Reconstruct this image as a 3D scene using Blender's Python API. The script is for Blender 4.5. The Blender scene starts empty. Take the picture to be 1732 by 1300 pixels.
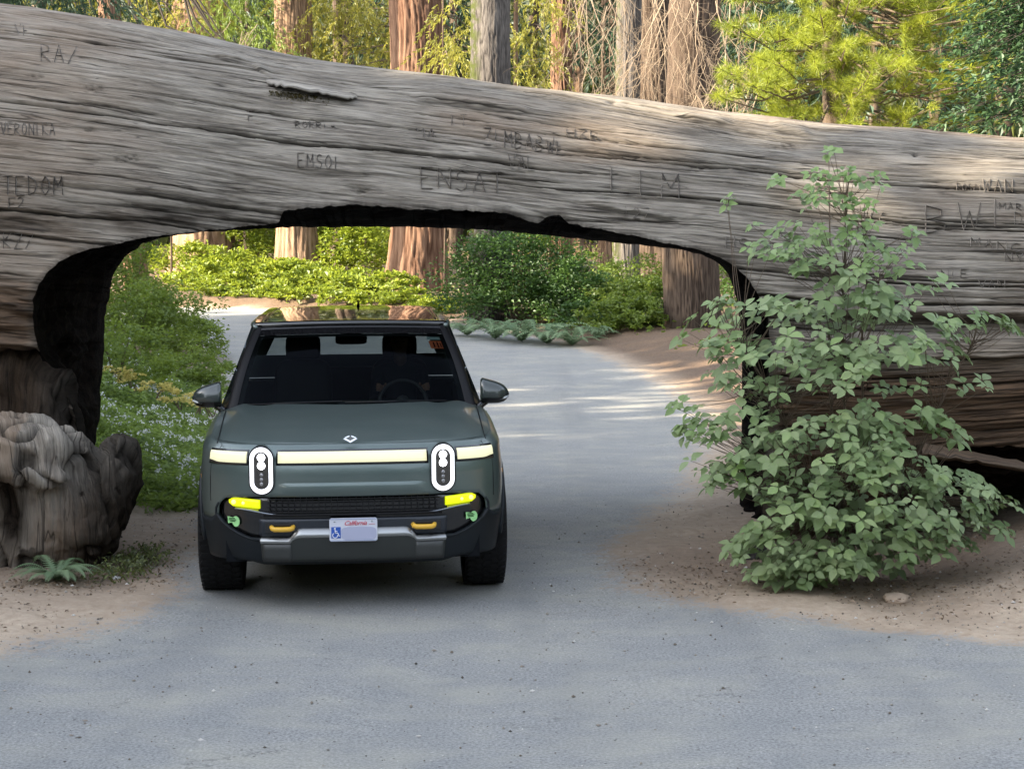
import bpy, bmesh, math, random
import numpy as np
from mathutils import Vector, Matrix
random.seed(7)
rng = np.random.default_rng(11)
scene = bpy.context.scene
R = math.radians

# ------------------------------------------------------------ camera, sky, sun, exposure
CAM_H, F, HORIZON = 2.4, 3000.0, 430.0          # eye height, focal length in photo pixels, row of the horizon
PITCH = math.atan((650.0 - HORIZON) / F)
cam_data = bpy.data.cameras.new('camera')
cam_data.sensor_width = 36.0
cam_data.lens = F / 1732.0 * 36.0
cam_data.clip_end = 3000.0
cam_data.clip_start = 0.1
cam = bpy.data.objects.new('camera', cam_data)
scene.collection.objects.link(cam)
cam.location = (0, 0, CAM_H)
cam.rotation_euler = (math.pi / 2 - PITCH, 0, 0)
scene.camera = cam

SUN_DIR = Vector((-0.80, -0.32, 0.41)).normalized()   # towards the sun
SUN_EL = math.asin(SUN_DIR.z)
SUN_AZ = math.atan2(SUN_DIR.x, SUN_DIR.y)             # from +Y towards +X
world = bpy.data.worlds.new('World')
scene.world = world
world.use_nodes = True
wn = world.node_tree
for n in list(wn.nodes): wn.nodes.remove(n)
sky = wn.nodes.new('ShaderNodeTexSky')
sky.sky_type = 'NISHITA'
sky.sun_disc = False
sky.sun_elevation = SUN_EL
sky.sun_rotation = SUN_AZ
sky.air_density = 1.0
sky.dust_density = 1.6
sky.ozone_density = 1.0
bgn = wn.nodes.new('ShaderNodeBackground')
bgn.inputs['Strength'].default_value = 0.15
wo = wn.nodes.new('ShaderNodeOutputWorld')
hsv = wn.nodes.new('ShaderNodeHueSaturation')       # camera white balance set for open shade: the blue of the sky is toned down
hsv.inputs['Saturation'].default_value = 0.45
wn.links.new(sky.outputs[0], hsv.inputs['Color'])
wn.links.new(hsv.outputs[0], bgn.inputs['Color'])
wn.links.new(bgn.outputs[0], wo.inputs['Surface'])

sun_data = bpy.data.lights.new('sun', 'SUN')
sun_data.energy = 5.0
sun_data.angle = R(0.6)
sun_data.color = (1.0, 0.84, 0.62)
sun = bpy.data.objects.new('sun', sun_data)
scene.collection.objects.link(sun)
sun.rotation_euler = SUN_DIR.to_track_quat('Z', 'Y').to_euler()
sun.location = (-30, -15, 30)

scene.view_settings.view_transform = 'Standard'
scene.view_settings.look = 'None'
scene.view_settings.gamma = 1.0
scene.view_settings.exposure = 2.3
scene.view_settings.use_curve_mapping = False
scene.cycles.max_bounces = 8
scene.cycles.transparent_max_bounces = 12
# ------------------------------------------------------------ helpers
def W(px, py, Y):
    """the point seen at photo pixel (px, py) at forward distance Y"""
    cx = (px - 866.0) / F; cy = (650.0 - py) / F
    t = Y / (math.cos(PITCH) + math.sin(PITCH) * cy)
    return (cx * t, Y, CAM_H + t * (-math.sin(PITCH) + math.cos(PITCH) * cy))

def proj(P):
    """numpy (N,3) -> photo pixels"""
    P = np.asarray(P, float)
    x, y, z = P[..., 0], P[..., 1], P[..., 2] - CAM_H
    fw = y * math.cos(PITCH) - z * math.sin(PITCH)
    up = y * math.sin(PITCH) + z * math.cos(PITCH)
    fw = np.maximum(fw, 0.01)
    return 866 + F * x / fw, 650 - F * up / fw

_perm = np.random.default_rng(5).permutation(256).astype(np.int64)
_perm = np.concatenate([_perm, _perm, _perm])
_g = np.random.default_rng(6).normal(size=(256, 3)); _g /= np.linalg.norm(_g, axis=1)[:, None]
def pnoise(x, y, z=0.0):
    x, y, z = np.broadcast_arrays(np.asarray(x, float), np.asarray(y, float), np.asarray(z, float))
    xi, yi, zi = np.floor(x).astype(np.int64), np.floor(y).astype(np.int64), np.floor(z).astype(np.int64)
    xf, yf, zf = x - xi, y - yi, z - zi
    u, v, w = [t * t * t * (t * (t * 6 - 15) + 10) for t in (xf, yf, zf)]
    xi &= 255; yi &= 255; zi &= 255
    def gr(dx, dy, dz):
        h = _perm[_perm[_perm[xi + dx] + yi + dy] + zi + dz]
        g = _g[h]
        return g[..., 0] * (xf - dx) + g[..., 1] * (yf - dy) + g[..., 2] * (zf - dz)
    def lp(a, b, t): return a + (b - a) * t
    x00 = lp(gr(0,0,0), gr(1,0,0), u); x10 = lp(gr(0,1,0), gr(1,1,0), u)
    x01 = lp(gr(0,0,1), gr(1,0,1), u); x11 = lp(gr(0,1,1), gr(1,1,1), u)
    return lp(lp(x00, x10, v), lp(x01, x11, v), w) * 1.6
def fbm(x, y, z=0.0, o=4):
    s = 0; a = 1.0; f = 1.0
    for i in range(o):
        s = s + a * pnoise(np.asarray(x) * f + 17.3 * i, np.asarray(y) * f - 9.1 * i, np.asarray(z) * f + 3.7 * i)
        a *= 0.5; f *= 2.03
    return s
def sstep(a, b, x):
    t = np.clip((np.asarray(x, float) - a) / (b - a), 0, 1)
    return t * t * (3 - 2 * t)

COL = scene.collection
def tag(o, label=None, cat=None, group=None, kind=None):
    if label: o['label'] = label
    if cat: o['category'] = cat
    if group: o['group'] = group
    if kind: o['kind'] = kind
    return o
def empty(name, loc=(0, 0, 0), rot=(0, 0, 0)):
    o = bpy.data.objects.new(name, None); COL.objects.link(o)
    o.location = loc; o.rotation_euler = rot; o.empty_display_size = 0.3
    return o
def link(name, me, mat=None, parent=None):
    if mat is not None:
        me.materials.append(mat)
    o = bpy.data.objects.new(name, me); COL.objects.link(o)
    if parent is not None: o.parent = parent
    return o
def mesh_np(name, V, faces, mat=None, parent=None, smooth=True, fattr=None, vattr=None, uv=None):
    """V (N,3); faces (M,k) array, or a list of such arrays, or a python list of tuples"""
    me = bpy.data.meshes.new(name)
    V = np.asarray(V, np.float32)
    if isinstance(faces, list) and faces and not isinstance(faces[0], np.ndarray):
        me.from_pydata([tuple(map(float, v)) for v in V], [], faces)
    else:
        fl = faces if isinstance(faces, list) else [faces]
        fl = [np.asarray(f, np.int32) for f in fl if len(f)]
        loops = np.concatenate([f.ravel() for f in fl])
        sizes = np.concatenate([np.full(len(f), f.shape[1], np.int32) for f in fl])
        starts = np.concatenate([[0], np.cumsum(sizes)[:-1]]).astype(np.int32)
        me.vertices.add(len(V)); me.vertices.foreach_set('co', V.ravel())
        me.loops.add(len(loops)); me.loops.foreach_set('vertex_index', loops)
        me.polygons.add(len(sizes)); me.polygons.foreach_set('loop_start', starts)
        try: me.polygons.foreach_set('loop_total', sizes)
        except Exception: pass
        me.update(calc_edges=True); me.validate()
    me.polygons.foreach_set('use_smooth', np.full(len(me.polygons), smooth, bool))
    if fattr:
        for k, a in fattr.items():
            at = me.attributes.new(k, 'FLOAT', 'FACE'); at.data.foreach_set('value', np.asarray(a, np.float32))
    if vattr:
        for k, a in vattr.items():
            at = me.attributes.new(k, 'FLOAT', 'POINT'); at.data.foreach_set('value', np.asarray(a, np.float32))
    if uv is not None:
        l = me.uv_layers.new(name='UVMap')
        vi = np.empty(len(me.loops), np.int32); me.loops.foreach_get('vertex_index', vi)
        l.data.foreach_set('uv', np.asarray(uv, np.float32)[vi].ravel())
    me.update()
    return link(name, me, mat, parent)
def grid_faces(nu, nv, closed_v=False):
    """vertex index i*nv+j"""
    i = np.arange(nu - 1)[:, None]; j = np.arange(nv if closed_v else nv - 1)[None, :]
    j2 = (j + 1) % nv
    a = i * nv + j; b = (i + 1) * nv + j; c = (i + 1) * nv + j2; d = i * nv + j2
    return np.stack([a, b, c, d], -1).reshape(-1, 4)

class MB:
    """collects simple shapes into one mesh"""
    def __init__(s): s.v = []; s.f = []; s.t = []
    def add(s, V, Fc, t=0.5):
        o = len(s.v); s.v += [tuple(map(float, p)) for p in V]; s.f += [tuple(o + i for i in f) for f in Fc]
        s.t += [t] * len(Fc)
    def box(s, a, b, t=0.5):
        x0, y0, z0 = a; x1, y1, z1 = b
        s.add([(x0,y0,z0),(x1,y0,z0),(x1,y1,z0),(x0,y1,z0),(x0,y0,z1),(x1,y0,z1),(x1,y1,z1),(x0,y1,z1)],
              [(0,3,2,1),(4,5,6,7),(0,1,5,4),(1,2,6,5),(2,3,7,6),(3,0,4,7)], t)
    def tube(s, pts, rad, n=6, caps=True, t=0.5):
        pts = [Vector(p) for p in pts]
        if not hasattr(rad, '__len__'): rad = [rad] * len(pts)
        V = []; prev = None
        for i, p in enumerate(pts):
            d = (pts[min(i + 1, len(pts) - 1)] - pts[max(i - 1, 0)])
            if d.length < 1e-9: d = Vector((0, 0, 1))
            d.normalize()
            a = prev if prev is not None else (Vector((0, 0, 1)) if abs(d.z) < .9 else Vector((1, 0, 0)))
            u = (a - d * a.dot(d)); u.normalize(); prev = u; w = d.cross(u)
            for k in range(n):
                q = 2 * math.pi * k / n
                V.append(p + (u * math.cos(q) + w * math.sin(q)) * rad[i])
        Fc = []
        for i in range(len(pts) - 1):
            for k in range(n):
                k2 = (k + 1) % n
                Fc.append((i*n+k, i*n+k2, (i+1)*n+k2, (i+1)*n+k))
        if caps:
            Fc.append(tuple(range(n - 1, -1, -1))); Fc.append(tuple((len(pts)-1)*n + k for k in range(n)))
        s.add(V, Fc, t)
    def prism(s, poly, y0, y1, t=0.5):
        """poly in (x,z), extruded y0..y1"""
        n = len(poly)
        V = [(x, y0, z) for x, z in poly] + [(x, y1, z) for x, z in poly]
        Fc = [tuple(range(n)), tuple(range(2*n-1, n-1, -1))] + [(i, i+n, (i+1)%n+n, (i+1)%n) for i in range(n)]
        s.add(V, Fc, t)
    def grid(s, P, t=0.5):
        nu, nv = len(P), len(P[0])
        s.add([p for r in P for p in r], [tuple(f) for f in grid_faces(nu, nv)], t)
    def build(s, name, mat, parent=None, smooth=False, attr=False):
        return mesh_np(name, np.array(s.v), s.f, mat, parent, smooth, fattr={'tint': s.t} if attr else None)

# ------------------------------------------------------------ materials
def new_mat(name):
    m = bpy.data.materials.new(name); m.use_nodes = True
    nt = m.node_tree
    for n in list(nt.nodes): nt.nodes.remove(n)
    out = nt.nodes.new('ShaderNodeOutputMaterial')
    return m, nt, out
class NT:
    def __init__(s, nt): s.nt = nt
    def n(s, t, **kw):
        x = s.nt.nodes.new(t)
        for k, v in kw.items():
            if k.startswith('i_'): 
                key = k[2:]; key = int(key) if key.isdigit() else key.replace('_', ' ')
                if isinstance(v, bpy.types.NodeSocket): s.nt.links.new(v, x.inputs[key])
                else: x.inputs[key].default_value = v
            else: setattr(x, k, v)
        return x
    def l(s, a, b): s.nt.links.new(a, b)
    def math(s, op, a, b=0.0, clamp=False):
        x = s.nt.nodes.new('ShaderNodeMath'); x.operation = op; x.use_clamp = clamp
        for i, v in enumerate((a, b)):
            if isinstance(v, bpy.types.NodeSocket): s.nt.links.new(v, x.inputs[i])
            else: x.inputs[i].default_value = v
        return x.outputs[0]
    def mix(s, fac, a, b, blend='MIX'):
        x = s.nt.nodes.new('ShaderNodeMix'); x.data_type = 'RGBA'; x.blend_type = blend
        for sock, v in ((x.inputs[0], fac), (x.inputs[6], a), (x.inputs[7], b)):
            if isinstance(v, bpy.types.NodeSocket): s.nt.links.new(v, sock)
            else: sock.default_value = v if not isinstance(v, tuple) else (tuple(v) + (1,))[:4]
        return x.outputs[2]
    def ramp(s, fac, stops):
        x = s.nt.nodes.new('ShaderNodeValToRGB'); cr = x.color_ramp
        while len(cr.elements) < len(stops): cr.elements.new(0.5)
        for e, (p, c) in zip(cr.elements, stops):
            e.position = p; e.color = (c, c, c, 1) if not isinstance(c, tuple) else (tuple(c) + (1,))[:4]
        s.nt.links.new(fac, x.inputs[0]); return x.outputs[0]
    def noise(s, vec, scale, detail=4, rough=0.55, dist=0.0):
        x = s.n('ShaderNodeTexNoise'); x.inputs['Scale'].default_value = scale
        x.inputs['Detail'].default_value = detail; x.inputs['Roughness'].default_value = rough
        x.inputs['Distortion'].default_value = dist
        if vec is not None: s.l(vec, x.inputs['Vector'])
        return x.outputs[0]
    def attr(s, name):
        x = s.n('ShaderNodeAttribute'); x.attribute_name = name; return x.outputs['Fac']
    def vmap(s, vec, scale):
        x = s.n('ShaderNodeMapping'); x.inputs['Scale'].default_value = scale; s.l(vec, x.inputs['Vector']); return x.outputs[0]
def simple(name, col, rough=0.5, metal=0.0, coat=0.0, spec=0.5, emit=None, estr=0.0, noise=0.0, nscale=20):
    m, nt, out = new_mat(name); N = NT(nt)
    p = N.n('ShaderNodeBsdfPrincipled')
    p.inputs['Roughness'].default_value = rough; p.inputs['Metallic'].default_value = metal
    p.inputs['Coat Weight'].default_value = coat; p.inputs['Coat Roughness'].default_value = 0.04
    p.inputs['Specular IOR Level'].default_value = spec
    if noise > 0:
        tc = N.n('ShaderNodeTexCoord').outputs['Object']
        nz = N.noise(tc, nscale, 5)
        c = N.mix(nz, tuple(x * (1 - noise) for x in col), tuple(min(1, x * (1 + noise)) for x in col))
        N.l(c, p.inputs['Base Color'])
        N.l(N.math('ADD', N.math('MULTIPLY', nz, 0.25), rough - 0.12), p.inputs['Roughness'])
    else:
        p.inputs['Base Color'].default_value = tuple(col) + (1,)
    if emit:
        p.inputs['Emission Color'].default_value = tuple(emit) + (1,); p.inputs['Emission Strength'].default_value = estr
    N.l(p.outputs[0], out.inputs['Surface'])
    return m
def leaf_mat(name, c0, c1, trans=0.35, tcol=None, rough=0.5, gloss=0.03):
    m, nt, out = new_mat(name); N = NT(nt)
    t = N.attr('tint')
    c = N.mix(t, c0, c1)
    geo = N.n('ShaderNodeNewGeometry')
    d = N.n('ShaderNodeBsdfDiffuse'); N.l(c, d.inputs['Color'])
    tr = N.n('ShaderNodeBsdfTranslucent')
    tc = N.mix(0.6, c, tcol or tuple(min(1, x * 1.7) for x in c1)); N.l(tc, tr.inputs['Color'])
    mx = N.n('ShaderNodeMixShader'); mx.inputs[0].default_value = trans
    N.l(d.outputs[0], mx.inputs[1]); N.l(tr.outputs[0], mx.inputs[2])
    g = N.n('ShaderNodeBsdfGlossy'); g.inputs['Roughness'].default_value = rough; g.inputs['Color'].default_value = (.8, .85, .9, 1)
    m2 = N.n('ShaderNodeMixShader'); m2.inputs[0].default_value = gloss
    N.l(mx.outputs[0], m2.inputs[1]); N.l(g.outputs[0], m2.inputs[2])
    N.l(m2.outputs[0], out.inputs['Surface'])
    return m
def bark_mat(name, c_dark, c_mid, c_light, sz=1.0, moss=None):
    m, nt, out = new_mat(name); N = NT(nt)
    tc = N.n('ShaderNodeTexCoord').outputs['Object']
    a = N.noise(N.vmap(tc, (7/sz, 7/sz, 0.7/sz)), 1.0, 6, 0.65, 0.4)
    b = N.noise(N.vmap(tc, (26/sz, 26/sz, 3/sz)), 1.0, 5, 0.7)
    f = N.attr('furrow')
    c = N.mix(N.ramp(a, [(.3, 0.0), (.7, 1.0)]), c_mid, c_light)
    c = N.mix(N.math('MULTIPLY', b, .5), c, c_mid)
    c = N.mix(N.math('MULTIPLY', f, .85), c, c_dark)
    big = N.noise(tc, .35, 3)
    c = N.mix(N.ramp(big, [(.4, 0.0), (.7, .55)]), c, c_dark)
    if moss:
        s = N.n('ShaderNodeSeparateXYZ'); N.l(tc, s.inputs[0])
        mk = N.math('MULTIPLY', N.ramp(N.math('MULTIPLY', s.outputs[0], -2.0), [(.35, 0.0), (.8, 1.0)]), N.ramp(N.noise(tc, 5, 4), [(.42, 0.0), (.55, 1.0)]))
        c = N.mix(mk, c, moss)
    p = N.n('ShaderNodeBsdfPrincipled'); p.inputs['Roughness'].default_value = .9; p.inputs['Specular IOR Level'].default_value = .15
    N.l(c, p.inputs['Base Color'])
    bp = N.n('ShaderNodeBump'); bp.inputs['Strength'].default_value = .8; bp.inputs['Distance'].default_value = .04 * sz
    N.l(N.math('ADD', a, N.math('MULTIPLY', b, .5)), bp.inputs['Height']); N.l(bp.outputs[0], p.inputs['Normal'])
    N.l(p.outputs[0], out.inputs['Surface'])
    return m
# ------------------------------------------------------------ terrain and road
_xl = np.array([(0,-30),(7,-16),(8.3,-7),(9.4,-4.4),(10.4,-3.1),(11.4,-2.6),(12.4,-2.35),(14,-2.5),(17,-3.0),(24,-4.3),(30,-5.0),(36,-5.9),(40,-6.9),(44,-9.0),(48,-15),(51,-30),(53,-60)], float)
_xr = np.array([(0,40),(8.6,14),(9.5,7.5),(10.2,4.6),(10.8,3.0),(11.4,2.1),(12.0,1.35),(12.6,.85),(13.3,.8),(15.3,1.15),(18,1.75),(21.8,2.35),(27,2.85),(33,2.5),(38,1.7),(42,0.6),(46,-1.0),(50,-3.6),(53,-8),(55,-18),(57,-40),(60,-80)], float)
def xl(Y): return np.interp(Y, _xl[:, 0], _xl[:, 1])
def xr(Y): return np.interp(Y, _xr[:, 0], _xr[:, 1])
def gh(X, Y):
    X = np.asarray(X, float); Y = np.asarray(Y, float)
    z = 0.85 * sstep(24, 60, Y) + np.maximum(0, Y - 60) * 0.05
    z = z + 0.75 * sstep(2.4, 5.4, X - 0.35 * (Y - 12)) * sstep(10.2, 14.2, Y) * (1 - 0.5 * sstep(16, 24, Y))
    dl = xl(Y) - X; dr = X - xr(Y)
    z = z + 1.15 * sstep(0.1, 4.0, dl) * sstep(14.5, 20, Y) * (1 - .55 * sstep(30, 44, Y))
    z = z + 0.30 * sstep(0.3, 3.0, dr) * sstep(18, 26, Y)
    z = z + 0.05 * np.exp(-((Y - 11.8) / 1.2) ** 2) * sstep(0, 1.5, dl)
    return z
def g1(X, Y): return float(gh(X, Y))

def build_terrain():
    ys = list(np.arange(-60, 4, 4.0)) + [4.0]
    y = 4.4
    while y < 420:
        ys.append(y); y += max(0.05, 0.0055 * (y - 4)) if y < 70 else (0.5 + (y - 70) * .08)
    ys = np.array(ys)
    xs = [0.0]; x = 0.0
    while x < 420:
        x += 0.05 if x < 5 else 0.05 + (x - 5) * 0.06
        xs.append(x)
    xs = np.array(sorted([-q for q in xs[1:]] + xs))
    Xg, Yg = np.meshgrid(xs, ys, indexing='ij')
    Z = gh(Xg, Yg)
    dl = Xg - xl(Yg); dr = xr(Yg) - Xg
    sd = np.minimum(dl, dr)                     # > 0 on the road
    wob = 0.16 * fbm(Xg * 1.7, Yg * 1.7, 2.0, 5) + .35 * pnoise(Xg * .4, Yg * .4, 7.0) * sstep(9, 12, Yg) * (1 - sstep(14, 18, Yg))
    road = np.clip((sd + wob) / 0.50 * .5 + .5, 0, 1)
    off = 1 - road
    Z = Z + off * (0.035 * fbm(Xg * 1.1, Yg * 1.1, .5, 4) + 0.012 * fbm(Xg * 5, Yg * 5, 1.5, 3)) + road * 0.006 * fbm(Xg * .8, Yg * .8, 4., 3)
    Z = Z + off * 0.02
    nu, nv = Xg.shape
    V = np.stack([Xg, Yg, Z], -1).reshape(-1, 3)
    Fq = grid_faces(nu, nv)
    rv = road.reshape(-1)
    fr = rv[Fq].mean(1)
    leaf_cover = (sstep(-0.1, 0.9, np.minimum(-sd, 9)) * sstep(15, 19, Yg)).reshape(-1)  # leaf litter off the road, beyond the log
    litter = np.clip(leaf_cover, 0, 1)
    # darker brown soil in bands beside the log
    dark_soil = (np.exp(-((Yg - 13.6) / 1.3) ** 2) * sstep(3.2, 0.4, np.abs(Xg - 2.6)) + .9*np.exp(-((Yg - 13.6) / 1.2) ** 2) * sstep(-2.2, -3.0, Xg) * sstep(-6, -4.5, Xg)).reshape(-1)
    m, nt, out = new_mat('ground_surface'); N = NT(nt)
    tc = N.n('ShaderNodeTexCoord').outputs['Object']
    r_ = N.attr('road'); li = N.attr('litter'); da = N.attr('dark_soil')
    n1 = N.noise(tc, 1.2, 5, .6); n2 = N.noise(tc, 60, 4, .7); n3 = N.noise(N.vmap(tc, (.8, 1.25, 1)), 1.3, 6, .66, .4); n4 = N.noise(tc, 14, 5, .7)
    # asphalt: fine aggregate, pale tan patches, dark and light grit
    asp = N.mix(N.ramp(n2, [(.38, 0.0), (.62, 1.0)]), (.155, .158, .156), (.325, .328, .318))
    asp = N.mix(N.ramp(n3, [(.44, 0.0), (.68, .50)]), asp, (.37, .355, .29))
    asp = N.mix(N.ramp(n1, [(.3, .35), (.55, 0.0)]), asp, (.150, .162, .172))
    vor = N.n('ShaderNodeTexVoronoi'); vor.inputs['Scale'].default_value = 13; N.l(tc, vor.inputs['Vector'])
    vc = N.n('ShaderNodeSeparateColor'); N.l(vor.outputs['Color'], vc.inputs[0])
    speck = N.math('MULTIPLY', N.math('LESS_THAN', vor.outputs['Distance'], .10), N.math('GREATER_THAN', vc.outputs[0], .55))
    asp = N.mix(N.math('MULTIPLY', speck, .8), asp, N.mix(N.math('GREATER_THAN', vc.outputs[1], .6), (.04, .035, .03), (.42, .41, .38)))
    ck = N.noise(N.vmap(tc, (.5, .9, 1)), .8, 7, .62, .3)
    cl = N.ramp(N.math('ABSOLUTE', N.math('SUBTRACT', ck, .5)), [(0.0, 1.0), (.0035, 0.0)])
    asp = N.mix(N.math('MULTIPLY', N.math('MULTIPLY', cl, N.ramp(n1, [(.48, 0.0), (.6, 1.0)])), .55), asp, (.06, .06, .06))
    tyre = N.noise(N.vmap(tc, (1.6, .12, 1)), 1.0, 3, .5)
    asp = N.mix(N.ramp(tyre, [(.5, 0.0), (.7, .28)]), asp, (.13, .135, .14))
    dirt = N.mix(N.ramp(n4, [(.3, 0.0), (.7, 1.0)]), (.33, .255, .185), (.50, .405, .305))
    dirt = N.mix(N.ramp(n1, [(.35, .5), (.6, 0.0)]), dirt, (.26, .195, .14))
    dirt = N.mix(N.math('MULTIPLY', N.ramp(n2, [(.5, 0.0), (.75, 1.0)]), .35), dirt, (.42, .35, .28))
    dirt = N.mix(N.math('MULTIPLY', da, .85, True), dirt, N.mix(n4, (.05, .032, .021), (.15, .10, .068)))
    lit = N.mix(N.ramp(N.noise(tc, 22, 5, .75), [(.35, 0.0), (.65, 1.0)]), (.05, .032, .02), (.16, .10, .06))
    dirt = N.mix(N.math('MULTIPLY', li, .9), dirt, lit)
    edge = N.math('ADD', r_, N.math('ADD', N.math('MULTIPLY', N.math('SUBTRACT', n4, .5), 1.3), N.math('MULTIPLY', N.math('SUBTRACT', n2, .5), .9)))
    rm = N.ramp(edge, [(.32, 0.0), (.68, 1.0)])
    # dusty margin: thin soil film over asphalt
    c = N.mix(rm, dirt, asp)
    p = N.n('ShaderNodeBsdfPrincipled'); p.inputs['Roughness'].default_value = .82; p.inputs['Specular IOR Level'].default_value = .35
    N.l(c, p.inputs['Base Color'])
    bp = N.n('ShaderNodeBump'); bp.inputs['Strength'].default_value = .75; bp.inputs['Distance'].default_value = .016
    hh = N.math('ADD', N.math('MULTIPLY', n2, .5), N.math('MULTIPLY', n4, N.math('SUBTRACT', 1.3, rm)))
    N.l(hh, bp.inputs['Height']); N.l(bp.outputs[0], p.inputs['Normal'])
    N.l(p.outputs[0], out.inputs['Surface'])
    for nm, sel in (('road', fr > .5), ('ground', fr <= .5)):
        ff = Fq[sel]; used = np.unique(ff); mp = np.full(len(V), -1); mp[used] = np.arange(len(used))
        o = mesh_np(nm, V[used], mp[ff], m, vattr={'road': rv[used], 'litter': litter[used], 'dark_soil': dark_soil[used]})
        tag(o, kind='structure', label={'road': 'grey dusty asphalt road running through the tunnel and bending left', 'ground': 'bare sandy brown soil beside the road'}[nm])
build_terrain()
# ------------------------------------------------------------ the fallen log with the tunnel
LOG = empty('fallen_log', (0, 16, 0))
tag(LOG, 'huge weathered grey fallen sequoia log with a tunnel cut through for the road', 'fallen log')
LO = Vector((0, 16, 0))
def logmesh(name, V, faces, mat, **kw):
    parent = kw.pop('parent', LOG)
    return mesh_np(name, np.asarray(V, float) - np.array([0, 16, 0]) * (parent is LOG), faces, mat, parent, **kw)

_tx = np.array([-900,-300,0,100,200,300,500,750,866,1000,1200,1300,1500,1732,2100,2800], float)
_ty = np.array([-80,-25,21,34,47,63,98,130,147,165,190,205,225,241,262,300], float)
def ry_(X): return 1.95 - 0.035 * (X + 4.4)
def yc_(X): return 14.0 + ry_(X)
_pxs = 866 + F * np.linspace(-14, 14, 561) / 15.9
_zt = np.interp(_pxs, _tx, _ty)
_zt = np.convolve(np.pad(_zt, 8, 'edge'), np.ones(17) / 17, 'valid')
def ztop(X):
    px = 866 + F * X / (yc_(X))
    return CAM_H + (HORIZON - np.interp(px, _pxs, _zt)) / F * yc_(X)
def zbot(X): return -0.45 + 0.45 * sstep(1.8, 6.0, X)
def log_base(X, th):
    zt, zb = ztop(X), zbot(X); zc = (zt + zb) / 2; Rz = (zt - zb) / 2; Ry = ry_(X)
    c = np.cos(th); s = np.sin(th)
    return np.stack([X + 0 * th, yc_(X) - Ry * np.sign(c) * np.abs(c) ** .86, zc + Rz * s], -1), np.stack([0 * (X + th), -c / Ry, s / Rz], -1)

# outline of the opening on the near face, and the same key points on the far face
NEAR = np.array([(152,990),(137,800),(131,740),(126,700),(113,665),(92,640),(74,616),(62,580),(56,545),(55,508),(66,480),(82,458),(98,444),(125,430),(160,420),(200,411),(250,402),(320,393),(400,385),(440,381),(472,377),(480,357),(520,351),(590,347),(640,349),(700,353),(760,355),(820,357),(860,361),(880,369),(908,380),(925,366),(945,364),(962,378),(1000,384),(1050,395),(1100,405),(1150,415),(1200,428),(1235,445),(1262,468),(1280,492),(1292,515),(1300,540),(1303,600),(1299,700),(1292,800),(1286,990)], float)
FAR = np.array([(165,990),(158,800),(160,760),(166,715),(171,675),(171,640),(173,600),(176,560),(178,535),(183,505),(190,475),(197,455),(205,440),(220,427),(241,413),(265,405),(300,397),(350,392),(420,388),(450,386),(480,385),(490,384),(530,384),(590,384),(640,384),(700,384),(760,386),(820,389),(860,392),(880,394),(908,396),(925,398),(945,400),(962,402),(1000,406),(1050,411),(1100,416),(1150,422),(1190,432),(1215,445),(1230,460),(1240,485),(1247,510),(1251,540),(1255,600),(1255,700),(1252,800),(1248,990)], float)
def resample(A, B, step=4.0):
    oa, ob, kk = [], [], []
    for i in range(len(A) - 1):
        n = max(1, int(np.linalg.norm(A[i+1] - A[i]) / step))
        for k in range(n):
            t = k / n; oa.append(A[i]*(1-t)+A[i+1]*t); ob.append(B[i]*(1-t)+B[i+1]*t)
    oa.append(A[-1]); ob.append(B[-1])
    return np.array(oa), np.array(ob)
near, far = resample(NEAR, FAR)
_i = np.arange(len(near))
amp = sstep(0, 20, _i) * sstep(len(near), len(near) - 20, _i)
# splintered, uneven edge
near[:, 1] += amp * (3.0 * pnoise(_i * .16, 3.3) + 2.2 * pnoise(_i * .55, 8.3)) * np.where(np.abs(near[:, 0] - 700) < 520, 1, .4)
near[:, 0] += amp * 2.5 * pnoise(_i * .3, 5.3) * np.where(np.abs(near[:, 0] - 700) > 480, 1, .3)
far[:, 1] += amp * (2.0 * pnoise(_i * .2, 13.3))
far[:, 0] += amp * (4.0 * pnoise(_i * .17, 23.3)) * (near[:, 0] < 200)

def inside(px, py, poly):
    c = np.zeros(px.shape, bool); n = len(poly); j = n - 1
    for i in range(n):
        xi, yi = poly[i]; xj, yj = poly[j]
        if yi != yj:
            m = ((yi > py) != (yj > py)) & (px < (xj - xi) * (py - yi) / (yj - yi) + xi)
            c ^= m
        j = i
    return c

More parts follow.
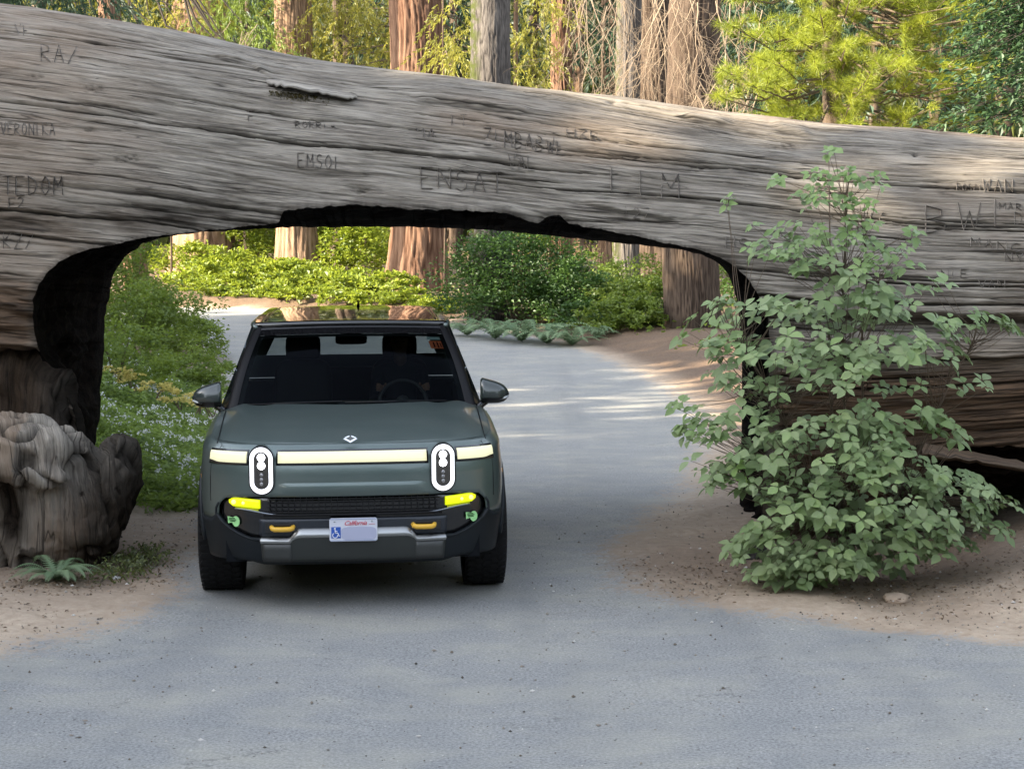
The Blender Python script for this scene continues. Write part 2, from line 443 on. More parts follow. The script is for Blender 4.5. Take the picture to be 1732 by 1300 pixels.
def log_relief(U, TH, px, py):
    v = TH * 2.05
    wob = 0.06 * pnoise(U * .4, v * .9, 3.1) + .015 * pnoise(U * 1.5, v * 2.0, 9.1)
    vv = v + wob
    H = .06 * fbm(U * .33, vv * 1.1, 1.0, 3)
    H += .009 * fbm(U * .25, vv * 7.0, 2.0, 3)
    H += .0065 * fbm(U * .6, vv * 30.0, 3.0, 3)
    rid = 1 - np.abs(pnoise(U * .45, vv * 13.0, 8.0)) * 2
    H -= .014 * np.clip(rid - .8, 0, 1) / .2
    H += .003 * pnoise(U * 3, vv * 62, 4.0)
    crack = np.clip(rid - .84, 0, 1) / .16 * .45 * (pnoise(U * .8, v * 2, 66.) > -.1)
    cr = np.random.default_rng(21)
    for k in range(190):
        long_ = k < 60
        u0 = cr.uniform(-6, 5); L = cr.uniform(2.5, 8) if long_ else cr.uniform(.4, 2.0)
        v0 = cr.uniform(-2.4, 2.7); w = cr.uniform(.010, .019) if long_ else cr.uniform(.007, .012)
        dep = cr.uniform(.012, .034) if long_ else cr.uniform(.008, .02)
        cen = v0 + .022 * pnoise(U[:, 0] * .5, k * 7.7) + .007 * pnoise(U[:, 0] * 3.1, k * 3.3) + .004 * pnoise(U[:, 0] * 12, k * 1.3)
        tap = sstep(u0, u0 + .25 * L, U[:, 0]) * sstep(u0 + L, u0 + .7 * L, U[:, 0])
        wk = w * (.35 + .65 * tap) * (1 + .5 * pnoise(U[:, 0] * 6, k * 5.1))
        d = np.abs(vv - cen[:, None]) / np.maximum(wk[:, None], .003)
        a = np.clip(1.25 * (1 - d), 0, 1) * tap[:, None]
        side = np.clip(1 - np.abs(vv - cen[:, None]) / .05, 0, 1) * tap[:, None]
        H -= dep * np.sqrt(a) + .003 * side * (1 if k % 2 else -.6)
        crack = np.maximum(crack, a ** .6)
    # lifted plank ridge lines near the top (from the photograph)
    def ridge(x0, y0, x1, y1, wdt, h, jag=3):
        t = np.clip((px - x0) / (x1 - x0), 0, 1)
        yl = y0 + (y1 - y0) * t + jag * pnoise(px * .03, x0)
        m = sstep(x0 - 4, x0 + 25, px) * sstep(x1 + 4, x1 - 25, px)
        return m * h * sstep(yl + 2.5, yl - 1.5, py) * sstep(yl - wdt, yl - 2, py), m * np.clip(1 - np.abs(py - yl - 3) / 4, 0, 1)
    for a in ((358, 92, 425, 106, 16, .028), (420, 106, 462, 132, 20, .028), (700, 166, 900, 192, 12, .025), (1300, 210, 1380, 228, 14, .03), (985, 340, 1150, 372, 20, .03), (480, 357, 900, 362, 26, .03), (1150, 196, 1240, 208, 10, .03)):
        dh, dc = ridge(*a); H += dh; crack = np.maximum(crack, dc * .8)
    # old knots and insect-eaten pits
    for (kx, ky, rx, ry, dp) in ((612, 322, 22, 8, .05), (150, 217, 12, 6, .03), (220, 268, 35, 9, .02), (1035, 178, 9, 3, .03), (1550, 259, 8, 4, .04), (930, 372, 18, 14, .05), (1330, 240, 40, 8, .02), (60, 130, 20, 6, .015), (160, 150, 30, 10, .015), (1180, 280, 26, 6, .02)):
        q = ((px - kx) / rx) ** 2 + ((py - ky) / ry) ** 2
        g = np.exp(-q * 1.4) * (0.6 + .8 * pnoise(px * .12, py * .3, kx))
        H -= dp * g; crack = np.maximum(crack, np.clip(g * 1.2 - .25, 0, .9))
    # right-hand side: lower half falls away under a broken ledge
    rgt = sstep(1290, 1330, px)
    led = 516 + .035 * (px - 1300) + 5 * pnoise(px * .02, 1.7) + 2 * pnoise(px * .09, 2.7)
    H -= rgt * (.17 * sstep(led, led + 14, py) - .10 * sstep(led + 22, led + 50, py))
    led2 = 600 + 6 * pnoise(px * .015, 4.7)
    H -= rgt * .10 * sstep(led2, led2 + 12, py)
    crack = np.maximum(crack, rgt * np.clip(1 - np.abs(py - led - 10) / 12, 0, 1) * .9)
    low = rgt * sstep(585, 660, py)
    H += low * .03 * fbm(U * .5, vv * 7, 21.0, 4)
    hol2 = sstep(1560, 1600, px) * sstep(774 + 5 * pnoise(px * .04, 2.2), 784, py)
    H -= hol2 * (.40 + .05 * fbm(U * 3, vv * 5, 81., 3))
    # left-hand side: decayed, layered wood, then the hollow under it
    lft = sstep(75, 40, px) * sstep(440, 500, py)
    H += lft * (.06 * fbm(U * 2.0, vv * 14, 31.0, 4))
    ov = 592 - 8 * pnoise(px * .05, 3.0)
    hol = sstep(170, 60, px) * sstep(ov - 4, ov + 26, py)
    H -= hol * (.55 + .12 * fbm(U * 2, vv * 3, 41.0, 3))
    # gnawed band low on the left
    bnd = sstep(560, 350, px) * np.exp(-((py - 365 - .02 * (px)) / 26) ** 2)
    H -= bnd * .035 * np.clip(fbm(U * 3, vv * 16, 51.0, 4), 0, 1.2)
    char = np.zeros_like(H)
    char = np.maximum(char, hol * .93); char = np.maximum(char, hol2 * .97)  # hollows under the overhangs painted near black for their shade, along with charring
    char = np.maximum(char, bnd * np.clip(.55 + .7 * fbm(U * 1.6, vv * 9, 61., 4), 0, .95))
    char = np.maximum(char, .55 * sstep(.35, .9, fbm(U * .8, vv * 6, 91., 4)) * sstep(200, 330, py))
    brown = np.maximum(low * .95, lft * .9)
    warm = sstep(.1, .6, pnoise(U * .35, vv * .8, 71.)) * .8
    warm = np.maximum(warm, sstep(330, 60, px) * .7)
    return H, crack, char, brown, warm

def log_material():
    m, nt, out = new_mat('weathered_wood'); N = NT(nt)
    uv = N.n('ShaderNodeUVMap').outputs[0]
    st = N.noise(N.vmap(uv, (1.6, 42, 1)), 1.0, 6, .7, .3)
    fine = N.noise(N.vmap(uv, (5, 95, 1)), 1.0, 4, .7, .2)
    bl = N.noise(N.vmap(uv, (1.3, 4.5, 1)), 1.0, 5, .6, .4)
    c = N.mix(N.ramp(st, [(.28, 0.0), (.70, 1.0)]), (.085, .073, .059), (.385, .345, .285))
    c = N.mix(N.ramp(fine, [(.35, .75), (.62, 0.0)]), c, (.085, .075, .068))
    c = N.mix(N.ramp(bl, [(.42, 0.0), (.68, .55)]), c, (.42, .39, .335))
    c = N.mix(N.math('MULTIPLY', N.attr('warm'), N.ramp(bl, [(.3, .75), (.8, .2)])), c, N.mix(st, (.17, .115, .075), (.40, .30, .215)))
    br = N.mix(N.ramp(N.noise(N.vmap(uv, (2, 24, 1)), 1.0, 5, .7), [(.35, 0.0), (.7, 1.0)]), (.030, .019, .012), (.17, .105, .062))
    def lines(sc, w, off):
        n = N.noise(N.vmap(uv, sc), 1.0, 2, .45, .15)
        d = N.math('ABSOLUTE', N.math('SUBTRACT', n, off))
        return N.ramp(d, [(0.0, 1.0), (w, 0.0)])
    l1 = N.math('MAXIMUM', lines((.22, 6.5, 1), .010, .5), N.math('MULTIPLY', lines((.5, 17, 1), .012, .47), .8))
    l2 = lines((1.3, 40, 1), .022, .52)
    brk = N.ramp(N.noise(N.vmap(uv, (2.2, 3, 1)), 1.0, 4, .6), [(.36, .1), (.56, 1.0)])
    l1 = N.math('MULTIPLY', l1, brk); l2 = N.math('MULTIPLY', l2, N.math('SUBTRACT', 1.1, brk))
    ll = N.math('MAXIMUM', l1, N.math('MULTIPLY', l2, .6))
    c = N.mix(N.attr('brown'), c, br)
    c = N.mix(N.math('MULTIPLY', ll, .82), c, (.020, .017, .015))
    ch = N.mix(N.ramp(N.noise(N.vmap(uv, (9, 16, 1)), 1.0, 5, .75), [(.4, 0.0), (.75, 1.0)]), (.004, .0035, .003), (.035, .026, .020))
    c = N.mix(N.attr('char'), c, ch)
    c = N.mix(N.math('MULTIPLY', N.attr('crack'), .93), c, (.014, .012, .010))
    p = N.n('ShaderNodeBsdfPrincipled'); p.inputs['Roughness'].default_value = .86; p.inputs['Specular IOR Level'].default_value = .25
    N.l(c, p.inputs['Base Color'])
    N.l(N.math('MULTIPLY', N.math('SUBTRACT', 1.0, N.math('MAXIMUM', N.attr('char'), N.attr('crack'))), .22), p.inputs['Specular IOR Level'])
    bp = N.n('ShaderNodeBump'); bp.inputs['Strength'].default_value = .9; bp.inputs['Distance'].default_value = .012
    N.l(N.math('SUBTRACT', N.math('ADD', N.math('MULTIPLY', st, .7), N.math('MULTIPLY', fine, .6)), N.math('MULTIPLY', ll, .9)), bp.inputs['Height'])
    N.l(bp.outputs[0], p.inputs['Normal']); N.l(p.outputs[0], out.inputs['Surface'])
    return m
M_LOG = log_material()
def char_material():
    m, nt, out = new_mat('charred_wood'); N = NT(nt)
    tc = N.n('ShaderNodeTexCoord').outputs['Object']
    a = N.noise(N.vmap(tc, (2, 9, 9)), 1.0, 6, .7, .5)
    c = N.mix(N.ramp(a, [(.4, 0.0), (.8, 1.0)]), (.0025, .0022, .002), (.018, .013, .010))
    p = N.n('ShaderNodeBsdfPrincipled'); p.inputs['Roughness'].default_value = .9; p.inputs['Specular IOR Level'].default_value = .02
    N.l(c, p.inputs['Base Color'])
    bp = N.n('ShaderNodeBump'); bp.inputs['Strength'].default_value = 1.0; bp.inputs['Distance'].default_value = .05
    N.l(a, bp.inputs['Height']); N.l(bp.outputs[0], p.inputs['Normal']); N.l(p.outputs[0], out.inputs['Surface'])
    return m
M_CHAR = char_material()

def build_log():
    xs = list(np.arange(-4.95, 5.25, .017)); 
    x = -4.95; L = []
    while x > -11: x -= .06 + (-4.95 - x) * .12; L.append(x)
    x = 5.25; Rr = []
    while x < 12: x += .06 + (x - 5.25) * .12; Rr.append(x)
    U = np.array(L[::-1] + xs + Rr)
    th = np.radians(np.concatenate([np.linspace(112, 76, 60)[:-1], np.linspace(76, 40, 150)[:-1], np.linspace(40, -25, 330)[:-1], np.linspace(-25, -86, 150)]))
    Ug, TH = np.meshgrid(U, th, indexing='ij')
    P, Nn = log_base(Ug, TH)
    Nn /= np.linalg.norm(Nn, axis=-1)[..., None]
    px, py = proj(P)
    H, crack, char, brown, warm = log_relief(Ug, TH, px, py)
    # lower part: stay out of the ground cheaply
    P = P + Nn * H[..., None]
    px, py = proj(P)
    nu, nv = Ug.shape
    P = P.reshape(-1, 3); px = px.ravel(); py = py.ravel()
    poly = np.vstack([near, [(near[-1][0], 1400)], [(near[0][0], 1400)]])
    ins = np.zeros(len(px), bool)
    cand = (px > 40) & (px < 1320) & (py > 330)
    ins[cand] = inside(px[cand], py[cand], poly)
    Fq = grid_faces(nu, nv)
    keep = ~ins[Fq].any(1)
    below = (P[:, 2] < -0.35)
    keep &= ~below[Fq].all(1)
    Fk = Fq[keep]
    # boundary vertices next to the opening: snap to the outline
    touched = np.zeros(len(px), bool); touched[Fq[ins[Fq].any(1)].ravel()] = True
    usedm = np.zeros(len(px), bool); usedm[Fk.ravel()] = True
    bv = np.where(touched & usedm & ~ins)[0]
    seg = near
    tpar = np.zeros(len(bv)); 
    A = seg[:-1]; B = seg[1:]; AB = B - A; ll = (AB ** 2).sum(1)
    for i, vi in enumerate(bv):
        q = np.array([px[vi], py[vi]])
        t = np.clip(((q - A) * AB).sum(1) / ll, 0, 1)
        C = A + AB * t[:, None]; d = ((C - q) ** 2).sum(1); k = int(d.argmin())
        tpar[i] = k + t[k]
        dx, dy = (C[k] - q)
        D = P[vi, 1]
        P[vi, 0] += dx * D / F; P[vi, 2] -= dy * D / F
    # soot on the wood just above the opening
    tp = {int(v): t for v, t in zip(bv, tpar)}
    used = np.unique(Fk); mp = np.full(len(px), -1); mp[used] = np.arange(len(used))
    uvc = np.stack([Ug.ravel(), (TH * 2.05).ravel()], -1)
    fl = lambda a: a.ravel()[used]
    # distance in px to outline for soot
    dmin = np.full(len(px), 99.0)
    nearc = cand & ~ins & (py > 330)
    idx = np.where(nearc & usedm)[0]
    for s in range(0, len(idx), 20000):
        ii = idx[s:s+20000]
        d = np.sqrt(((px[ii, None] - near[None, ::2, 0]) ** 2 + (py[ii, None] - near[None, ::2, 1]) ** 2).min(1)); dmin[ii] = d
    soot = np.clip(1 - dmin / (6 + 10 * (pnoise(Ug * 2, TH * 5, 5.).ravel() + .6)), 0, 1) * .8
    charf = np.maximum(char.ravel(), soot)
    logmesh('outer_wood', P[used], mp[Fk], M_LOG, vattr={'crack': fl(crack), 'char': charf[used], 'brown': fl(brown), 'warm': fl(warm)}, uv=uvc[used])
    # --- charred tunnel lining: strips from near edge to far edge
    def back_y(X, z):
        zt, zb = ztop(X), zbot(X); zc = (zt + zb) / 2; Rz = (zt - zb) / 2
        q = np.clip(1 - ((z - zc) / Rz) ** 2, .02, 1); return yc_(X) + ry_(X) * q ** .5 * .98
    fp = []
    for (a, b) in far:
        Y = 17.5
        for _ in range(4):
            w = W(a, b, Y); Y = float(back_y(np.float64(w[0]), np.float64(w[2])))
        fp.append(W(a, b, Y + .03))
    fp = np.array(fp)
    # edges of the kept faces on the boundary
    ed = {}
    for f in Fk[(np.isin(Fk, bv)).any(1)]:
        for a, b in zip(f, np.roll(f, -1)):
            k = (min(a, b), max(a, b)); ed[k] = ed.get(k, 0) + 1
    be = [k for k, c in ed.items() if c == 1 and k[0] in tp and k[1] in tp]
    K = 26
    V = []; vid = {}
    ks = np.linspace(0, 1, K) 
    def ring(v):
        if v in vid: return vid[v]
        t = tp[v]; i = int(min(t, len(far) - 1.001)); f = t - i
        q = fp[i] * (1 - f) + fp[min(i+1, len(fp)-1)] * f
        p0 = P[v]
        o = len(V)
        for s in ks:
            V.append(p0 * (1 - s) + q * s)
        vid[v] = o; return o
    Fs = []
    for a, b in be:
        oa, ob = ring(a), ring(b)
        for k in range(K - 1): Fs.append((oa+k, ob+k, ob+k+1, oa+k+1))
    V = np.array(V)
    s = np.tile(ks, len(V) // K)
    env = np.sin(np.pi * s) ** .6
    cx = np.array([-.9, 0, 1.2]); dirv = V - cx; dirv[:, 1] = 0; dirv /= np.linalg.norm(dirv, axis=1)[:, None]
    dn = .10 * fbm(V[:, 0] * 1.5, V[:, 1] * 3, V[:, 2] * 3, 4) + .03 * fbm(V[:, 0] * 6, V[:, 1] * 9, V[:, 2] * 9, 3)
    dn += .12 * sstep(0, .25, s) * sstep(1, .75, s)
    dn = np.abs(dn) * env
    V = V + dirv * dn[:, None]
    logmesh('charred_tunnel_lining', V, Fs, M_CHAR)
    # --- far side of the log
    U2 = np.linspace(-11, 12, 330); t2 = np.radians(np.linspace(110, 268, 130))
    Ug2, T2 = np.meshgrid(U2, t2, indexing='ij')
    P2, N2 = log_base(Ug2, T2); N2 /= np.linalg.norm(N2, axis=-1)[..., None]
    P2 += N2 * (.05 * fbm(Ug2 * .4, T2 * 2.5, 1.0, 3) + .03 * fbm(Ug2 * .6, T2 * 18, 2.0, 3))[..., None]
    P2 = P2.reshape(-1, 3)
    pf = np.vstack([far, [(far[-1][0], 1400)], [(far[0][0], 1400)]])
    qx, qy = proj(P2); in2 = inside(qx, qy, pf) & (P2[:, 2] < 3.2)
    F2 = grid_faces(*Ug2.shape); F2 = F2[~in2[F2].any(1)]
    z0 = np.zeros(len(P2))
    logmesh('rear_wood', P2, F2[:, ::-1], M_LOG, vattr={'crack': z0, 'char': z0, 'brown': z0, 'warm': z0}, uv=np.stack([Ug2.ravel(), T2.ravel() * 2.05], -1))
    # --- end caps
    for X in (-10.9, 11.9):
        tt = np.linspace(0, 2 * math.pi, 60, endpoint=False)
        Pc, _ = log_base(np.full(60, X), tt)
        mb = MB(); mb.add(list(Pc), [tuple(range(60))]); o = mb.build('cut_end', simple('end_grain', (.3, .22, .15), .9, noise=.3, nscale=4), None)
        o.parent = LOG; o.location = -LO
    return P.reshape(nu, nv, 3), U, th, Nn
LP_, LU_, LTH_, LN_ = build_log()
_lpx, _lpy = proj(LP_)
def log_pt(px, py, off=0.0):
    """point on the near face of the log seen at pixel (px,py)"""
    Y = 14.0
    for _ in range(6):
        w = W(px, py, Y); X = w[0]
        zt, zb = float(ztop(X)), float(zbot(X)); zc = (zt + zb) / 2; Rz = (zt - zb) / 2
        s = max(-1, min(1, (w[2] - zc) / Rz)); t = math.asin(s)
        Y = float(yc_(X)) - float(ry_(X)) * math.cos(t) ** .86
    i = int(np.searchsorted(LU_, X)); j = int(np.argmin(np.abs(LTH_ - t)))
    a, b = max(0, i-12), max(0, j-25)
    sub = (np.hypot(_lpx[a:i+12, b:j+25] - px, _lpy[a:i+12, b:j+25] - py))
    k = np.unravel_index(sub.argmin(), sub.shape)
    P = LP_[a+k[0], b+k[1]]
    return Vector(W(px, py, float(P[1]) - off))
# ---- letters carved by visitors: dark ribbons paint the groove shade, pale ones its lit edge
ST = {'A':[[(0,0),(.5,1),(1,0)],[(.2,.4),(.8,.4)]],'B':[[(0,0),(0,1),(.7,.85),(.7,.6),(0,.5),(.85,.35),(.8,.1),(0,0)]],'C':[[(1,.85),(.5,1),(.1,.7),(.1,.3),(.5,0),(1,.15)]],
'D':[[(0,0),(0,1),(.7,.8),(.9,.5),(.7,.15),(0,0)]],'E':[[(1,1),(0,1),(0,0),(1,0)],[(0,.5),(.7,.5)]],'F':[[(1,1),(0,1),(0,0)],[(0,.5),(.7,.5)]],'G':[[(1,.85),(.5,1),(.1,.7),(.1,.3),(.5,0),(1,.2),(1,.45),(.6,.45)]],
'H':[[(0,0),(0,1)],[(1,0),(1,1)],[(0,.5),(1,.5)]],'I':[[(.5,0),(.5,1)]],'K':[[(0,0),(0,1)],[(1,1),(0,.45),(1,0)]],'L':[[(0,1),(0,0),(1,0)]],'M':[[(0,0),(.05,1),(.5,.4),(.95,1),(1,0)]],
'N':[[(0,0),(0,1),(1,0),(1,1)]],'O':[[(.5,0),(.1,.3),(.1,.7),(.5,1),(.9,.7),(.9,.3),(.5,0)]],'R':[[(0,0),(0,1),(.8,.85),(.8,.6),(0,.5),(1,0)]],'S':[[(1,.85),(.5,1),(.1,.8),(.2,.55),(.8,.45),(.9,.2),(.5,0),(0,.15)]],
'T':[[(0,1),(1,1)],[(.5,1),(.5,0)]],'V':[[(0,1),(.5,0),(1,1)]],'W':[[(0,1),(.25,0),(.5,.7),(.75,0),(1,1)]],'Y':[[(0,1),(.5,.5),(1,1)],[(.5,.5),(.5,0)]],'Z':[[(0,1),(1,1),(0,0),(1,0)]],
'1':[[(.3,.8),(.5,1),(.5,0)]],'2':[[(0,.8),(.4,1),(.9,.8),(.8,.5),(0,0),(1,0)]],'7':[[(0,1),(1,1),(.3,0)]],'/':[[(0,0),(1,1)]]}
def carve():
    words = [('VH',26,58,17,12,.12,2),('RA/',70,104,30,19,.1,2),('VERONIKA',2,228,21,10,.02,2),('TEDOM',6,330,32,18,0,2.4),('F2',16,352,18,12,0,2),('KZ/',6,420,26,16,0,2),
     ('MA',704,232,16,16,.05,2.6),('ZIMBABWE',818,244,28,15,.14,2.6),('HZB',958,232,16,17,.12,2.2),('ENSAT',712,318,36,25,.08,3),('LIM',1034,326,42,36,.12,3.2),('EMSOI',504,282,24,13,.1,2.2),
     ('RORRIA',500,216,12,10,.03,1.8),('IT',762,212,18,14,0,1.8),('VAL',860,286,26,14,.05,2),('F',420,206,18,12,0,2),('BWI',1566,394,46,46,-.1,3.6),('MANC',1642,417,15,19,.12,2.4),('NY',1700,442,15,15,.1,2.4),
     ('WAN',1662,325,22,16,.02,2.2),('ROSCI',1618,322,12,8,.05,1.6),('MAR',1690,354,12,12,.05,2),('127',1056,367,18,13,.1,2.4),('HS',1228,420,20,18,.1,2.6),('VAN',1655,486,14,14,.02,2),('NIE',1592,470,14,14,0,1.8),('IC',1470,380,20,14,0,2.4),('D',1716,380,22,16,0,2.2)]
    dark = MB(); pale = MB()
    r = random.Random(4)
    for word, x, y, h, cw, sl, wd in words:
        for ci, chh in enumerate(word):
            ox = x + ci * cw * 1.18; oy = y + sl * (ox - x) + r.uniform(-.8, .8)
            w = cw * (.45 if chh in 'I1' else 1) * .82
            for stroke in ST[chh]:
                pts = [(ox + a * w + r.uniform(-.4, .4), oy - b * h) for a, b in stroke]
                for (a, b) in zip(pts[:-1], pts[1:]):
                    L = math.hypot(b[0]-a[0], b[1]-a[1]); n = max(2, int(L / 7))
                    nx, ny = -(b[1]-a[1]) / L, (b[0]-a[0]) / L
                    if ny < 0 or (abs(ny) < .1 and nx > 0): nx, ny = -nx, -ny
                    cen = []
                    for k in range(n + 1):
                        t = k / n; cen.append(log_pt(a[0]+(b[0]-a[0])*t, a[1]+(b[1]-a[1])*t, 0))
                    pxw = wd * 14 / F / 2 * r.uniform(.38, .62)
                    s = Vector((nx, 0, -ny))
                    for mb, o0, o1, lift in ((dark, -1, 1, .020 if h > 26 else .012), (pale, 1.1, 2.0, .010)):
                        V = []; Fc = []
                        for k, c in enumerate(cen):
                            tw = pxw * (.55 + .45 * math.sin(math.pi * min(1, max(0, k / n)) ) ) * 1.0
                            V += [c + s * (o0 * tw) + Vector((0, -lift * (.4 if mb is dark else 0), 0)), c + s * ((o0+o1)/2 * tw) + Vector((0, -lift, 0)), c + s * (o1 * tw) + Vector((0, -.002, 0))]
                            if k:
                                i = 3 * k; Fc += [(i-3, i, i+1, i-2), (i-2, i+1, i+2, i-1)]
                        mb.add(V, Fc)
    o = dark.build('carved_lettering', simple('groove_shade', (.11, .097, .082), .9), None); o.parent = LOG; o.location = -LO; o['kind'] = 'stuff'
    o = pale.build('carving_highlights', simple('edge_highlight', (.33, .30, .27), .85), None); o.parent = LOG; o.location = -LO; o['kind'] = 'stuff'
carve()

def flake():
    """the grey slab of wood peeling off, moss under it"""
    top = [(448,133),(475,134),(500,139),(530,143),(560,148),(590,154),(605,160)]
    bot = [(452,144),(470,148),(500,152),(530,158),(560,164),(590,170),(604,167)]
    n = 26
    rows = []
    for i in range(n):
        t = i / (n - 1); k = t * (len(top) - 1); a = min(int(k), len(top) - 2); f = k - a
        tx = top[a][0]*(1-f)+top[a+1][0]*f; ty = top[a][1]*(1-f)+top[a+1][1]*f
        bx = bot[a][0]*(1-f)+bot[a+1][0]*f; by = bot[a][1]*(1-f)+bot[a+1][1]*f + 3.5 * float(pnoise(i * .9, 1.1)) - 2.0 + 4 * (1 - t) * t
        e = math.sin(math.pi * min(1, t * 1.0)) ** .5
        p0 = log_pt(tx, ty, 0); p1 = log_pt((tx+bx)/2, (ty+by)/2, 0) + Vector((0, -.06 * e, 0)); p2 = log_pt(bx, by, 0) + Vector((0, -.10 * e - .01, 0))
        th = Vector((0, .015, -.012))
        p1.z += .012 * float(pnoise(i*.5, 3.3)); 
        rows.append([p0, (p0 + p1) / 2, p1, (p1 + p2) / 2, p2, p2 + th, p1 + th * 1.3, p0 + Vector((0, .05, -.02))])
    V = np.array([[tuple(p) for p in r] for r in rows]).reshape(-1, 3)
    Fc = grid_faces(n, 8, True)
    uv = np.stack([V[:, 0], np.tile(np.arange(8) * .02, n)], -1)
    z = np.zeros(len(V)); c = np.tile([.5,.15,0,.1,.35,1,1,1], n)
    logmesh('peeling_wood_flake', V, Fc, M_LOG, vattr={'crack': c, 'char': z, 'brown': z, 'warm': z}, uv=uv)
    # moss cushion in the shelter of the flake
    mb = MB(); r = random.Random(2)
    for k in range(420):
        x = r.gauss(495, 26); y = 152 + (x - 450) * .12 + abs(r.gauss(2, 5))
        if not (455 < x < 590): continue
        p = log_pt(x, y, .01); s = r.uniform(.006, .016)
        d = Vector((r.uniform(-1, 1), -1, r.uniform(-1, .3))).normalized() * s
        u = Vector((r.uniform(-1, 1), 0, r.uniform(-1, 1))).normalized() * s * .6
        mb.add([p - u, p + u, p + d * 1.6], [(0, 1, 2)], r.random())
    o = mb.build('moss', leaf_mat('dark_moss', (.035, .03, .012), (.09, .07, .02), .1), None, attr=True); o.parent = LOG; o.location = -LO; o['kind'] = 'stuff'
flake()

def blob_mesh(name, blobs, vox, mat, disp, parent=LOG, col=True, cut=None):
    bm = bmesh.new()
    for (c, r, rot) in blobs:
        mt = Matrix.Translation(c) @ Matrix.Rotation(rot[2], 4, 'Z') @ Matrix.Rotation(rot[1], 4, 'Y') @ Matrix.Rotation(rot[0], 4, 'X') @ Matrix.Diagonal((*r, 1))
        bmesh.ops.create_icosphere(bm, subdivisions=3, radius=1, matrix=mt)
    me = bpy.data.meshes.new('tmp'); bm.to_mesh(me); bm.free()
    o = bpy.data.objects.new('tmp', me); COL.objects.link(o)
    md = o.modifiers.new('r', 'REMESH'); md.mode = 'VOXEL'; md.voxel_size = vox
    md2 = o.modifiers.new('s', 'SMOOTH'); md2.factor = .5; md2.iterations = 6
    dg = bpy.context.evaluated_depsgraph_get(); ev = o.evaluated_get(dg)
    m2 = bpy.data.meshes.new_from_object(ev)
    nvv = len(m2.vertices); co = np.empty(nvv * 3, np.float32); m2.vertices.foreach_get('co', co); co = co.reshape(-1, 3).astype(float)
    no = np.empty(nvv * 3, np.float32); m2.vertices.foreach_get('normal', no); no = no.reshape(-1, 3)
    faces = [tuple(p.vertices) for p in m2.polygons]
    bpy.data.objects.remove(o); bpy.data.meshes.remove(m2)
    h, at, uv = disp(co)
    co = co + no * h[:, None]
    off = np.array([0, 16, 0]) if parent is LOG else np.zeros(3)
    return mesh_np(name, co - off, faces, mat, parent, vattr=at, uv=uv)

